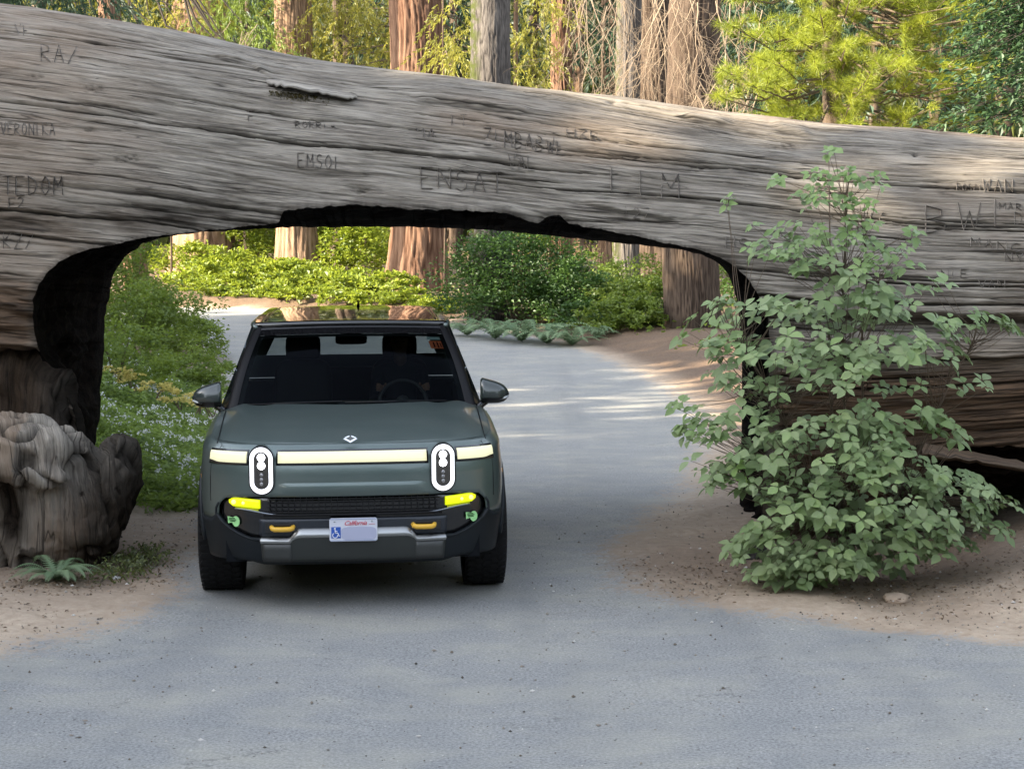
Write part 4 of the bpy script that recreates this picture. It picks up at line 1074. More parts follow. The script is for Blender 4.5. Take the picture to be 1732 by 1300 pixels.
# --- tangle of bare dead branches
def tangle():
    o = Vector(furr.location); mb = MB(); rr = random.Random(8)
    def bough(px, py, Y, L, ang, rad, depth):
        p = Vector(W(px, py, Y)) - o; pts = [p.copy()]; a = ang
        n = 9; d = Vector((math.cos(a), rr.uniform(-.25, .25), math.sin(a)))
        for i in range(n):
            d = (d + Vector((rr.gauss(0, .11), rr.gauss(0, .08), rr.gauss(0, .10) - .03))).normalized()
            p = p + d * (L / n); pts.append(p.copy())
            if depth and rr.random() < .6:
                q = pts[-1] + o
                t0 = rr.choice((-1, 1)) * rr.uniform(.35, .9)
                aa = math.atan2(d.z, d.x) + t0
                sub(q, L * rr.uniform(.25, .5), aa, rad * .5, depth - 1)
        mb.tube(pts, [rad * (1 - .8 * i / n) for i in range(n + 1)], 4, caps=False)
    def sub(q, L, aa, rad, depth):
        px, py = proj(np.array([q])); bough(float(px[0]), float(py[0]), q.y, L, aa, rad, depth)
    for k in range(34):
        px = rr.uniform(950, 1290); py = rr.uniform(-220, 20)
        bough(px, py, rr.uniform(35, 40), rr.uniform(1.6, 3.4), rr.uniform(-1.95, -1.2), rr.uniform(.009, .020), 2)
    for k in range(16):
        bough(rr.uniform(1180, 1300), rr.uniform(120, 200), rr.uniform(35, 38), rr.uniform(.6, 1.3), rr.uniform(-2.2, -.4), .014, 2)
    for k in range(5):
        bough(rr.uniform(380, 450), rr.uniform(30, 60), 50, 1.1, rr.uniform(3.6, 4.4), .010, 2)
    mb.build('dead_branch_tangle', M_DEAD, furr)['kind'] = 'stuff'
    o2 = Vector(lt.location)
    mb2 = MB()
    for k in range(22):
        q = Vector(W(rr.uniform(60, 330), rr.uniform(-60, 0), 50)) - o2
        mb2.tube([q, q + Vector((rr.uniform(.2, .9), 0, -rr.uniform(.5, 1.0))), q + Vector((rr.uniform(.6, 1.5), 0, -rr.uniform(1.2, 1.9)))], [.045, .03, .01], 5)
    mb2.build('dark_branch', M_DARKTWIG, lt)['kind'] = 'stuff'
tangle()

# --- undergrowth beyond the arch
BG = 'sunny yellow-green shrubs beyond the bend of the road'
for i, (px, py, Y, rx, rz, n, lb) in enumerate([
    (320, 470, 66, 1.9, .80, 2400, 'bright leafy shrub at the foot of the leftmost pale sequoia'),
    (395, 492, 62, 1.4, .95, 2400, 'bright low shrub at the road bend left of the tall bright shrubs'),
    (428, 445, 70, 1.0, 2.0, 2800, 'tall sunny shrub around the thin leaning sapling'),
    (470, 500, 61, 1.4, .6, 2000, 'low sunny shrub beside the road bend below the yellow trunk'),
    (500, 462, 60.5, 1.2, .55, 2000, 'bushy yellow-green shrub covering the foot of the yellow trunk'),
    (592, 478, 63, 1.2, 1.9, 3200, 'tall yellow-green shrub below the thin grey trunk'),
    (620, 455, 68, 1.5, 2.2, 3000, 'tall sunlit shrub just left of the largest sequoia foot'),
    (585, 520, 57, 1.3, .6, 2000, 'low pale roadside shrub behind the car antenna'),
    (655, 520, 56.5, 1.1, .55, 1800, 'low grassy shrub at the foot of the largest sequoia'),
    (520, 515, 58, 1.2, .6, 1800, 'low roadside shrub left of the car antenna'),
    (345, 505, 60, 1.2, .7, 1800, 'small shrub on the brown road verge at the far left of the bend')]):
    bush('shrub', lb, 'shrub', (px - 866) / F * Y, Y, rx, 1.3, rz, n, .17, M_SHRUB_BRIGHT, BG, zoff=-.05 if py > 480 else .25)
_Ye = np.linspace(44, 57, 400); _pe = 866 + F * xr(_Ye) / _Ye
_word = ['first', 'second', 'third', 'fourth', 'fifth', 'sixth', 'seventh', 'eighth', 'ninth', 'tenth', 'eleventh', 'twelfth']
for i, px in enumerate([345, 385, 425, 462, 500, 538, 575, 610, 645, 680, 715, 745]):
    Yv = float(_Ye[np.argmin(np.abs(_pe - px))]) + 1.3 + .5 * (i % 2)
    bush('verge_tuft', _word[i] + ' low grassy tuft from the left along the far verge of the road bend', 'plant', (px - 866) / F * Yv, Yv, rng.uniform(.5, .9), .5, rng.uniform(.22, .42), 900, .12, M_SHRUB_BRIGHT, 'low tufts along the far verge of the bend', stems=2)
for i, (px, Y, rx, rz, n, lb) in enumerate([(620, 88, 3.2, 2.6, 2600, 'pale sunny thicket far behind the largest sequoia'), (425, 92, 2.6, 2.6, 2600, 'sunny thicket far back behind the pale sequoia'), (510, 88, 2.8, 3.0, 2200, 'sunny thicket far back behind the yellow trunk'), (1000, 84, 3.0, 2.6, 2200, 'small bright thicket glimpsed behind the dark bush')]):
    bush('thicket', lb, 'shrub', (px - 866) / F * Y, Y, rx, 2, rz, n, .26, M_SHRUB_BRIGHT, 'sunny thickets far back')
# dense dark bush in the middle and its satellites
def at(px, Y): return (px - 866) / F * Y
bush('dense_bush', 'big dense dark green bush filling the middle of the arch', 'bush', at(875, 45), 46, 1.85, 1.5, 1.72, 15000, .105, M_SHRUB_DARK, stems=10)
bush('dense_bush', 'lower right shoulder of the dark green growth beside the big bush', 'bush', at(960, 44), 45, 1.0, 1.0, 1.05, 5000, .10, M_SHRUB_DARK)
for (px, Y, rx, rz, n, m, lb) in [
    (1045, 44.5, .85, .60, 2400, M_SHRUB_MID, 'low green undergrowth just right of the big dark bush'),
    (1090, 43, .80, .75, 3000, M_SHRUB_MID, 'leafy green undergrowth just left of the furrowed trunk'),
    (1075, 50, 1.3, 1.0, 2600, M_SHRUB_MID, 'green undergrowth below the broad brown trunk'),
    (1010, 54, 1.5, .9, 2400, M_SHRUB_MID, 'soft green undergrowth at the foot of the small twisted trunk'),
    (1035, 42, .8, .5, 2400, M_SHRUB_MID, 'low leafy growth nearest the verge right of the big dark bush'),
    (1085, 41.6, .6, .55, 2200, M_SHRUB_MID, 'bright green clump touching the left side of the furrowed trunk'),
    (985, 43, .6, .5, 1500, M_SHRUB_DARK, 'low dark clump between the ferns and the green undergrowth'),
    (1240, 50, 1.6, 1.5, 3000, M_SHRUB_MID, 'green shrub glimpsed right of the furrowed trunk'),
    (1140, 42.2, .5, .28, 800, M_SHRUB_MID, 'little green tuft at the foot of the furrowed trunk'),
    (1330, 46, 2.2, 1.8, 3500, M_SHRUB_DARK, 'dark shrub behind the right end of the tunnel')]:
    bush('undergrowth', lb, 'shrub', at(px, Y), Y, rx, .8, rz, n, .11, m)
# ferns / low sprays in front of the dark bush
def fern(name, label, X, Y, nf, L, mat=M_FERN, cat='fern', group=None, nleaf=22, lw=.16, up=.55, zoff=0):
    root = empty(name, (X, Y, g1(X, Y) + zoff)); tag(root, label, cat, group)
    rr = random.Random(int(abs(X * 91 + Y * 13)))
    for k in range(nf):
        a = 2 * math.pi * k / nf + rr.uniform(-.2, .2); l = L * rr.uniform(.7, 1.1); u = up * rr.uniform(.6, 1.3)
        ca, sa = math.cos(a), math.sin(a); pts = []
        for i in range(nleaf + 1):
            t = i / nleaf; pts.append(Vector((ca * l * t, sa * l * t, l * (u * t * 1.5 - (u * 1.5) * t * t * .85) + .02)))
        V = list(pts); Fc = []
        for i in range(1, nleaf + 1):
            t = i / nleaf; w = l * lw * math.sin(math.pi * min(1, t * .86 + .12)) ** .8 * rr.uniform(.85, 1.1)
            fw = (pts[i] - pts[i-1]).normalized(); sd = fw.cross(Vector((0, 0, 1))).normalized(); up_ = sd.cross(fw)
            th = l / nleaf * .30
            for s in (-1, 1):
                b = (pts[i] + pts[i-1]) / 2; tip = b + sd * s * w + fw * w * .45 - Vector((0, 0, w * .22)); o = len(V)
                V += [b + sd * s * w * .5 + fw * (w * .18 - th * .8) + up_ * .002, tip, b + sd * s * w * .5 + fw * (w * .18 + th * .8)]
                Fc += [(i - 1, o, o + 2), (i - 1, o + 2, i), (o, o + 1, o + 2)]
        mesh_np('frond', np.array([tuple(v) for v in V]), Fc, mat, root, smooth=False, fattr={'tint': [rr.random()] * len(Fc)})
    return root
for (px, Y, L, lb) in [(790, 42.5, .8, 'pale fern at the left foot of the big dark bush'), (838, 41.5, .95, 'broad fern in front of the big dark bush'), (882, 40.8, 1.0, 'spreading grey-green fern on the verge before the dark bush'), (925, 40.2, 1.05, 'largest spreading fern right of the middle by the road verge'), (968, 39.8, .9, 'last fern on the verge before the green undergrowth'), (1010, 41, .6, 'small fern beside the undergrowth left of the furrowed trunk')]:
    fern('verge_fern', lb, at(px, Y), Y, 17, L * 1.15, M_FERN, group='ferns along the verge before the dark bush', nleaf=18, up=.8)

# --- left bank seen through the arch
for (px, Y, rx, rz, n, sz, m, lb) in [
    (285, 37, 1.0, 1.0, 5200, .085, M_SHRUB_MID, 'tall feathery green shrub at the top of the left bank'),
    (235, 33, .9, 1.0, 5200, .085, M_SHRUB_MID, 'tall green shrub beside the charred tunnel wall'),
    (215, 42, .9, 1.9, 4000, .10, M_SHRUB_MID, 'tall sunny-topped shrub behind the feathery shrubs on the left'),
    (330, 36, .55, .6, 2200, .075, M_SHRUB_MID, 'low wispy shrub at the road edge left of the car'),
    (200, 27, .8, .85, 3600, .075, M_SHRUB_MID, 'leafy shrub at mid height of the left bank by the tunnel wall'),
    (290, 30, .75, .50, 2800, .07, M_SHRUB_MID, 'low spreading shrub on the left bank behind the mirror'),
    (350, 31, .45, .40, 1500, .07, M_SHRUB_MID, 'small shrub by the road edge above the left mirror'),
    (120, 40, 1.4, 2.6, 4500, .11, M_SHRUB_MID, 'tall shrub hidden partly by the charred tunnel wall')]:
    bush('bank_shrub', lb, 'shrub', at(px, Y), Y, rx, .8, rz, n, sz, m, 'green shrubs on the left bank')
for (px, py, Y, lb) in [(190, 560, 26, 'sprig tinted as sunlit right beside the charred tunnel wall'), (222, 585, 26, 'second sprig tinted as sunlit out from the charred tunnel wall'), (262, 600, 25.5, 'small sprig tinted as sunlit at the middle of the left bank'), (300, 610, 25, 'sprig tinted as sunlit just above the white-flowered plants'), (335, 625, 24.5, 'sprig tinted as sunlit left of the car mirror'), (355, 650, 24, 'lowest sprig tinted as sunlit, nearest the car mirror')]:
    bush('sunlit_tint_sprig', lb, 'plant', at(px, Y), Y, .26, .22, .14, 230, .055, leaf_mat('sunlight_tinted_leaf', (.30, .30, .06), (.50, .42, .14), .4) if 'sunlight_tinted_leaf' not in bpy.data.materials else bpy.data.materials['sunlight_tinted_leaf'], 'sprigs tinted as sunlit on the left bank', zoff=.30, stems=4)  # low sun on the bank leaves is put into their yellow colour
# ground cover with small white flowers
def bank_cover():
    n = 100000; X = rng.uniform(-7.5, -2.4, n * 2); Y = rng.uniform(15.5, 32, n * 2)
    dl = xl(Y) - X; dens = sstep(-.25, .25, dl + .25 * pnoise(X * 1.5, Y * 1.5, 3)) * sstep(16.0, 16.9, Y + .4 * pnoise(X, Y, 9) )
    vis = (X / Y > -.30)
    k = (rng.random(n * 2) < dens) & vis; X, Y = X[k][:n], Y[k][:n]; m = len(X)
    hh = .10 + .30 * np.clip(fbm(X * 1.6, Y * 1.6, 4, 3) + .45, 0, 1.3) * sstep(-.2, 1.2, (xl(Y) - X))
    z = gh(X, Y) + hh * rng.random(m) ** .5
    C = np.stack([X, Y, z], -1); L = .062 * rng.uniform(.5, 1.35, m)
    t = np.clip(.5 + .5 * fbm(X * 1.2, Y * 1.2, 8, 2) + rng.normal(size=m) * .2, 0, 1)
    o = leaves('ground_cover', C, rdir(m) * np.array([1, 1, .4]), rdir(m) * .6 + np.array([.1, -.3, 1]), L, L * .65, M_BANK, None, t)
    tag(o, 'low leafy ground cover spread over the left bank', None, None, 'stuff')
    f = rng.random(m) < .020 * sstep(-.1, .5, fbm(X * 1.0, Y * 1.0, 12, 3)) + .002
    Cf = C[f].copy(); Cf[:, 2] = gh(Cf[:, 0], Cf[:, 1]) + hh[f] + rng.uniform(.02, .09, f.sum())
    q = len(Cf); parts = []; ks = 5
    Cf = np.repeat(Cf, ks, 0) + rng.normal(size=(q * ks, 3)) * .015; m2 = len(Cf)
    o = leaves('flowers', Cf, rdir(m2), rdir(m2) + np.array([0, -.5, .6]), np.full(m2, .030), np.full(m2, .026), M_FLOWER)
    tag(o, 'tiny white flowers sprinkled through the bank', None, None, 'stuff')
bank_cover()
# forest floor growth beyond the road, thin
def floor_cover():
    n = 26000; X = rng.uniform(-26, 22, n); Y = rng.uniform(36, 92, n)
    off = np.maximum(xl(Y) - X, X - xr(Y)); pn = fbm(X * .25, Y * .25, 4, 3)
    k = (off > .9) & (pn > -.15) & (np.abs(X / Y) < .33); X, Y, pn = X[k], Y[k], pn[k]; m = len(X)
    z = gh(X, Y) + .3 * rng.random(m) * np.clip(pn + .5, 0, 1)
    L = .15 * rng.uniform(.5, 1.3, m)
    o = leaves('forest_floor_plants', np.stack([X, Y, z], -1), rdir(m) * np.array([1, 1, .5]), rdir(m) * .5 + np.array([0, -.2, 1]), L, L * .6, M_SHRUB_MID)
    tag(o, 'scattered low plants on the forest floor', None, None, 'stuff')
floor_cover()
# ------------------------------------------------------------ the green electric SUV
CARPOS = (W(598, 750, 11.8)[0], 11.8, 0.0)
CAR = empty('suv', (CARPOS[0], CARPOS[1], 0.0), (0, R(-0.45), math.atan2(-CARPOS[0], CARPOS[1])))
tag(CAR, 'dark green electric SUV with lit oval headlights driving out of the log tunnel', 'SUV')

def paint():
    m, nt, out = new_mat('green_car_paint'); N = NT(nt)
    tc = N.n('ShaderNodeTexCoord').outputs['Object']
    p = N.n('ShaderNodeBsdfPrincipled')
    dust = N.noise(N.vmap(tc, (1, 1, 1.6)), 3.0, 5, .6)
    z = N.n('ShaderNodeSeparateXYZ'); N.l(tc, z.inputs[0])
    c = N.mix(N.ramp(dust, [(.4, 0.0), (.75, .22)]), (.108, .145, .138), (.18, .19, .17))
    N.l(c, p.inputs['Base Color'])
    p.inputs['Metallic'].default_value = .55; p.inputs['Roughness'].default_value = .42
    p.inputs['Coat Weight'].default_value = .75; p.inputs['Coat Roughness'].default_value = .10
    N.l(N.math('ADD', N.math('MULTIPLY', dust, .16), .30), p.inputs['Roughness'])
    N.l(p.outputs[0], out.inputs['Surface']); return m
M_PAINT = paint()
M_CLAD = simple('cladding_painted_reflection', (.009, .012, .015), .5, coat=.0, spec=.25, noise=.25, nscale=6)  # dark tone also stands in for ground mirrored in the lower paint
M_GLOSSBLK = simple('gloss_black', (.008, .008, .009), .09, coat=.6)
M_SATBLK = simple('satin_black', (.006, .006, .007), .5, spec=.2)
M_RUBBER = simple('tyre_rubber', (.012, .012, .0125), .85, spec=.15, noise=.35, nscale=25)
M_SILVER = simple('brushed_silver', (.34, .35, .35), .32, metal=.85)
M_SKID = simple('grey_skid_panel', (.026, .030, .029), .45, noise=.2, nscale=8)
M_RIM = simple('grey_rim', (.12, .12, .125), .35, metal=.7)
EK = 2 ** -scene.view_settings.exposure
M_BAR = simple('lit_light_bar', (.35, .35, .28), .35, emit=(1.0, .96, .60), estr=.80 * EK)
M_RING = simple('lit_headlight_ring', (.9, .9, .95), .3, emit=(.94, .95, 1.0), estr=1.6 * EK)
M_PROJ = simple('lit_projector', (.9, .9, .95), .3, emit=(.95, .96, 1.0), estr=6.0 * EK)
M_FOG = simple('lit_yellow_fog_lamp', (.3, .32, .01), .3, emit=(.80, .92, .0), estr=.95 * EK)
M_FOGHOT = simple('lit_fog_lamp_bulb', (.9, .9, .2), .3, emit=(1.0, .98, .18), estr=1.7 * EK)
M_HOOK = simple('yellow_tow_hook', (.72, .42, .045), .35)
M_AMBER = simple('lit_amber_marker', (.8, .4, .05), .3, emit=(1.0, .5, .12), estr=1.5 * EK)
M_CABIN = simple('dark_cabin_trim', (.006, .007, .009), .8, spec=.1)
M_SEAT = simple('black_seat_leather', (.012, .012, .013), .5)
def glass_mat(name, tint, op):
    m, nt, out = new_mat(name); N = NT(nt)
    t = N.n('ShaderNodeBsdfTransparent'); t.inputs[0].default_value = tint + (1,)
    g = N.n('ShaderNodeBsdfGlossy'); g.inputs['Roughness'].default_value = .02; g.inputs['Color'].default_value = (.55, .62, .75, 1)
    fr = N.n('ShaderNodeFresnel'); fr.inputs['IOR'].default_value = 1.5
    mx = N.n('ShaderNodeMixShader'); N.l(N.math('MULTIPLY', fr.outputs[0], op), mx.inputs[0]); N.l(t.outputs[0], mx.inputs[1]); N.l(g.outputs[0], mx.inputs[2])
    N.l(mx.outputs[0], out.inputs['Surface']); return m
M_GLASS = glass_mat('windscreen_glass', (.30, .34, .34), .10)
M_SIDEGL = glass_mat('side_glass', (.10, .12, .12), .9)

# --- plan outline of the body: arc length S from the centre of the nose, to the right and round the side
BW = 1.055
_t = np.linspace(0, 1, 400)
_xx = BW * np.sin(_t * np.pi / 2) ** 1.0
_yy = .70 * (1 - (1 - (_xx / BW) ** 3.1) ** (1 / 3.1))
_yy = _yy; _xx = np.concatenate([_xx, np.full(200, BW), BW - np.linspace(0, 1, 60)[1:] ** 3 * BW])
_yy = np.concatenate([_yy, np.linspace(.71, 4.75, 200), 4.75 + .25 * (1 - (1 - np.linspace(0, 1, 60)[1:]) ** 3)])
_S = np.concatenate([[0], np.cumsum(np.hypot(np.diff(_xx), np.diff(_yy)))])
SMAX = float(_S[-1])
def pl(S):
    a = abs(S); x = np.interp(a, _S, _xx); y = np.interp(a, _S, _yy)
    e = .02; x2 = np.interp(a + e, _S, _xx); y2 = np.interp(a + e, _S, _yy); x1 = np.interp(max(0, a - e), _S, _xx); y1 = np.interp(max(0, a - e), _S, _yy)
    tx, ty = x2 - x1, y2 - y1; L = math.hypot(tx, ty); tx /= L; ty /= L
    if a < .03: tx, ty = 1, 0
    s = 1 if S >= 0 else -1
    return s * x, y, s * ty, -tx
def S_of_x(x):
    a = abs(x); k = int(np.argmax(_xx >= a - 1e-6)) if a < BW else 399
    return math.copysign(float(np.interp(a, _xx[:400], _S[:400])), x)
def S_of_y(y): return float(np.interp(y, _yy[_xx >= BW - 1e-6], _S[_xx >= BW - 1e-6]))
def ztopS(S):
    y = pl(S)[1]; return 1.135 + .115 * float(sstep(.0, 1.5, y))
def tuck(S, z):
    x, y, nx, ny = pl(S); w = ny * ny; zt = ztopS(S)
    f = np.interp(z, [.30, .36, .45, .56, .66, .80, .95, 1.02], [.10, .055, .030, .012, .0, 0, .004, .012])
    sd = np.interp(z, [.30, .45, .6, .78, 1.0], [.065, .035, .012, .002, .006])
    top = max(0.0, 1 - (zt - z) / .10)
    tp = .012 + .075 * top ** 2.2 if z > zt - .10 else np.interp(z, [.95, zt - .10], [.0, .012])
    return (f * w + sd * (1 - w)) + (tp if z > .95 else 0)
def BP(S, z, off=0.0):
    x, y, nx, ny = pl(S); k = -tuck(S, z) + off
    return (x + nx * k, y + ny * k, z)
SPLIT = {'wheel_arch_trim', 'bumper_lip', 'tow_hook_recess', 'wheel_well_liner', 'shut_line', 'door_seam', 'door_handle', 'wiper', 'plate_bolt', 'headrest', 'plate_rim', 'sticker_print', 'tailgate'}
def part(name, mat, parent=CAR, fn=None, smooth=True, **kw):
    mb = MB(); fn(mb)
    if name not in SPLIT: return mb.build(name, mat, parent, smooth)
    par = list(range(len(mb.v)))
    def find(a):
        while par[a] != a: par[a] = par[par[a]]; a = par[a]
        return a
    for f in mb.f:
        for q in f[1:]: par[find(q)] = find(f[0])
    groups = {}
    for f in mb.f: groups.setdefault(find(f[0]), []).append(f)
    o = None
    for fs in groups.values():
        m2 = MB(); mp = {}
        for f in fs:
            for q in f:
                if q not in mp: mp[q] = len(m2.v); m2.v.append(mb.v[q])
            m2.f.append(tuple(mp[q] for q in f)); m2.t.append(.5)
        o = m2.build(name, mat, parent, smooth)
    return o
def solid(o, th, off=-1):
    md = o.modifiers.new('thickness', 'SOLIDIFY'); md.thickness = th; md.offset = off; return o
def bandS(name, mat, S0, S1, zlo, zhi, nS=60, nz=8, off=0.0, parent=CAR, th=.02, smooth=True, byx=False):
    """skin of the body between two heights; S0..S1 measured along the nose (or x if byx)"""
    P = []
    for i in range(nS):
        q = S0 + (S1 - S0) * i / (nS - 1)
        S = S_of_x(q) if byx else q
        a = zlo(q) if callable(zlo) else zlo; b = zhi(q) if callable(zhi) else zhi
        P.append([BP(S, a + (b - a) * j / (nz - 1), off) for j in range(nz)])
    mb = MB(); mb.grid(P); o = mb.build(name, mat, parent, smooth)
    return solid(o, th, -1 if S1 > S0 else 1)

WY, WR, ARCH = .99, .425, .50
def arch(S, base):
    y = pl(S)[1]
    for wy in (WY, WY + 3.08):
        if abs(S) > .9 and abs(y - wy) < ARCH: base = max(base, .44 + math.sqrt(ARCH ** 2 - (y - wy) ** 2))
    return base
IL = lambda pts: (lambda q: float(np.interp(abs(q), [p[0] for p in pts], [p[1] for p in pts])))
# black lower fascia zone between body colour (above) and lower bumper (below), heights by |x|
ZA = IL([(0, .785), (.56, .785), (.60, .79), (.86, .772), (.905, .73), (.92, .66), (2, .66)])
ZB = IL([(0, .50), (.62, .50), (.70, .502), (.80, .545), (.88, .60), (.915, .645), (.92, .66), (2, .66)])
xs_of = lambda S: abs(pl(S)[0]) if abs(S) < 1.25 else 2
def upper_lo(S):
    if abs(S) < S_of_x(.92): return ZA(abs(pl(S)[0]))
    return arch(S, .62)
SA = S_of_x(.92)
# body skin: left side, nose, right side
sg = np.concatenate([np.linspace(-SMAX, -SA, 150), np.linspace(-SA, SA, 120)[1:-1], np.linspace(SA, SMAX, 150)])
P = []
for S in sg:
    lo = upper_lo(S) if abs(S) < SA + 1e-6 else arch(S, .62); hi = ztopS(S)
    zz = np.concatenate([np.linspace(lo, hi - .12, 9), np.linspace(hi - .12, hi, 9)[1:]]) if lo < hi - .2 else np.linspace(lo, hi, 17)
    P.append([BP(S, float(z)) for z in zz])
mb = MB(); mb.grid(P); body = mb.build('body', M_PAINT, CAR, True); solid(body, .012, -1)
# lower bumper and sills, coloured dark like paint mirroring the ground
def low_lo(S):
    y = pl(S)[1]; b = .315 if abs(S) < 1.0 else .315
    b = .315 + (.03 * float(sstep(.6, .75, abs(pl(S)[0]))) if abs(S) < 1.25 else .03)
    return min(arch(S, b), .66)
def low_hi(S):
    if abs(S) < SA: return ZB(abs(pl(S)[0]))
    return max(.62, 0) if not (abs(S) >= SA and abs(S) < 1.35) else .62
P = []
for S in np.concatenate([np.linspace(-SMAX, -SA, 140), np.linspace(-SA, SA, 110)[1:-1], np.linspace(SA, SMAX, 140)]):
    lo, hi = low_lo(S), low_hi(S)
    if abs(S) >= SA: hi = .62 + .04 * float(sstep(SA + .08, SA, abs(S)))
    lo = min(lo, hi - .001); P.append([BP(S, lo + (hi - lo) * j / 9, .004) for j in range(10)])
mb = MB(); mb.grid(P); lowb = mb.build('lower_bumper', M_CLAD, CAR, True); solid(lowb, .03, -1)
# wheel arch lips
def lips(mb):
    for s in (-1, 1):
        for wy in (WY, WY + 3.08):
            pts = []
            for k in range(25):
                a = math.pi * k / 24; y = wy + math.cos(a) * ARCH; z = .44 + math.sin(a) * ARCH
                pts.append((s * (BW - float(tuck(s * S_of_y(max(.72, y)), z)) + .004), y, z))
            mb.tube(pts, .018, 6)
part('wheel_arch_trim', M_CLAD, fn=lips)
# recessed black panel
bandS('black_grille_panel', M_GLOSSBLK, -.915, .915, lambda q: ZB(q) - .012, lambda q: ZA(q) + .008, 80, 8, -.030, byx=True, th=.02)
# bright lip line under the fog lamps
def lip(mb):
    pts = []
    for i in range(61):
        x = -.80 + 1.6 * i / 60; a = abs(x); z = .655 + .045 * float(sstep(.45, .80, a)) + .008 * math.cos(x * 2)
        pts.append(BP(S_of_x(x), z, -.012))
    mb.tube(pts, .005, 5)
part('bright_trim_line', simple('dull_chrome_line', (.28, .31, .36), .3, metal=.6), fn=lip)
# pale rim round the black panel at the corners
def rimline(mb):
    for s in (-1, 1):
        pts = []
        for (x, z) in [(.905, .735), (.925, .70), (.928, .655), (.90, .612), (.84, .565), (.77, .525), (.70, .498), (.64, .488)]:
            pts.append(BP(S_of_x(s * x), z, .002))
        mb.tube(pts, .009, 6)
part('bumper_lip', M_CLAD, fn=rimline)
# upper grille: dark slot with mesh of bars
def grl(mb):
    for k in range(4):
        z = .680 + .028 * k
        for i in range(40):
            x0 = -.575 + 1.15 * i / 40; x1 = x0 + 1.15 / 40
            a = BP(S_of_x(x0), z, -.012); b = BP(S_of_x(x1), z, -.012)
            mb.add([a, b, (b[0], b[1], b[2] + .007), (a[0], a[1], a[2] + .007), (a[0], a[1] + .02, a[2]), (b[0], b[1] + .02, b[2])], [(0, 1, 2, 3), (4, 5, 1, 0)])
    for i in range(28):
        x = -.56 + 1.12 * i / 27; a = BP(S_of_x(x), .675, -.016)
        mb.box((a[0] - .003, a[1], .675), (a[0] + .003, a[1] + .012, .775))
part('grille_mesh', simple('grille_plastic', (.012, .012, .013), .4, spec=.25), fn=grl, smooth=False)
bandS('grille_frame', M_SATBLK, -.60, .60, .652, .668, 40, 3, -.004, byx=True, th=.03)
# centre beam carrying the tow hooks and the plate
bandS('bumper_beam', simple('dark_blue_grey_beam', (.018, .023, .032), .45, coat=.1), -.635, .635, lambda q: .515 if abs(q) > .42 else .515 + .045 * float(sstep(.47, .36, abs(q))), .632, 50, 6, -.006, byx=True, th=.03)
def recess(mb):
    for s in (-1, 1):
        c = BP(S_of_x(s * .475), .578, .0)
        poly = [(c[0] - .115, .548), (c[0] + .115, .548), (c[0] + .115, .612), (c[0] - .115, .612)]
        mb.prism(poly, c[1] - .004, c[1] + .01)
part('tow_hook_recess', M_GLOSSBLK, fn=recess, smooth=False)
for s in (-1, 1):
    c = BP(S_of_x(s * .475), .578, .0)
    def hook(mb):
        x, y, z = c
        mb.tube([(x - .075, y + .01, z + .008), (x - .066, y - .03, z - .002), (x - .05, y - .042, z - .006), (x, y - .044, z - .007), (x + .05, y - .042, z - .006), (x + .066, y - .03, z - .002), (x + .075, y + .01, z + .008)], [.015, .017, .018, .018, .018, .017, .015], 8)
    part('tow_hook', M_HOOK, fn=hook)
# silver lip and grey skid panel
bandS('skid_panel', M_SKID, -.625, .625, .335, lambda q: .488 if abs(q) > .42 else .488 + .040 * float(sstep(.46, .36, abs(q))), 60, 8, .012, byx=True, th=.03)
def slip(q): return .488 if abs(q) > .42 else .488 + .040 * float(sstep(.46, .36, abs(q)))
P = []
for i in range(70):
    x = -.625 + 1.25 * i / 69; S = S_of_x(x); z = slip(x); h = .024 + .022 * float(sstep(.44, .34, abs(x)))
    P.append([BP(S, z - .020, .016), BP(S, z - .008, .026), BP(S, z + .002, .024), BP(S, z + h - .004, .000), BP(S, z + h - .002, -.016)])
mb = MB(); mb.grid(P); mb.build('silver_lip', M_SILVER, CAR, True)
for s in (-1, 1):
    bandS('skid_end_panel', simple('lighter_grey_panel', (.045, .048, .047), .42, noise=.2, nscale=8) if s < 0 else bpy.data.materials['lighter_grey_panel'], s * .61 if s < 0 else .42, -.42 if s < 0 else .61, .338, .462, 12, 4, .019, byx=True, th=.01)
def tray(mb): mb.box((-.86, .18, .33), (.86, 4.7, .52)); mb.box((-.62, .10, .36), (.62, .3, .62))
part('underbody_tray', M_CABIN, fn=tray, smooth=False)
def liner(mb):
    for s in (-1, 1):
        for wy in (WY, WY + 3.08):
            x0, x1 = sorted((s * .62, s * .70)); mb.box((x0, wy - .56, .33), (x1, wy + .56, 1.05))
            for k in range(12):
                a0 = math.pi * k / 12; a1 = math.pi * (k + 1) / 12; r = ARCH + .02
                ya, za, yb, zb_ = wy + math.cos(a0) * r, .44 + math.sin(a0) * r, wy + math.cos(a1) * r, .44 + math.sin(a1) * r
                mb.add([(s * .62, ya, za), (s * 1.0, ya, za), (s * 1.0, yb, zb_), (s * .62, yb, zb_)], [(0, 1, 2, 3)])
    mb.box((-.9, .30, .5), (.9, .36, .98))
part('wheel_well_liner', M_CABIN, fn=liner, smooth=False)
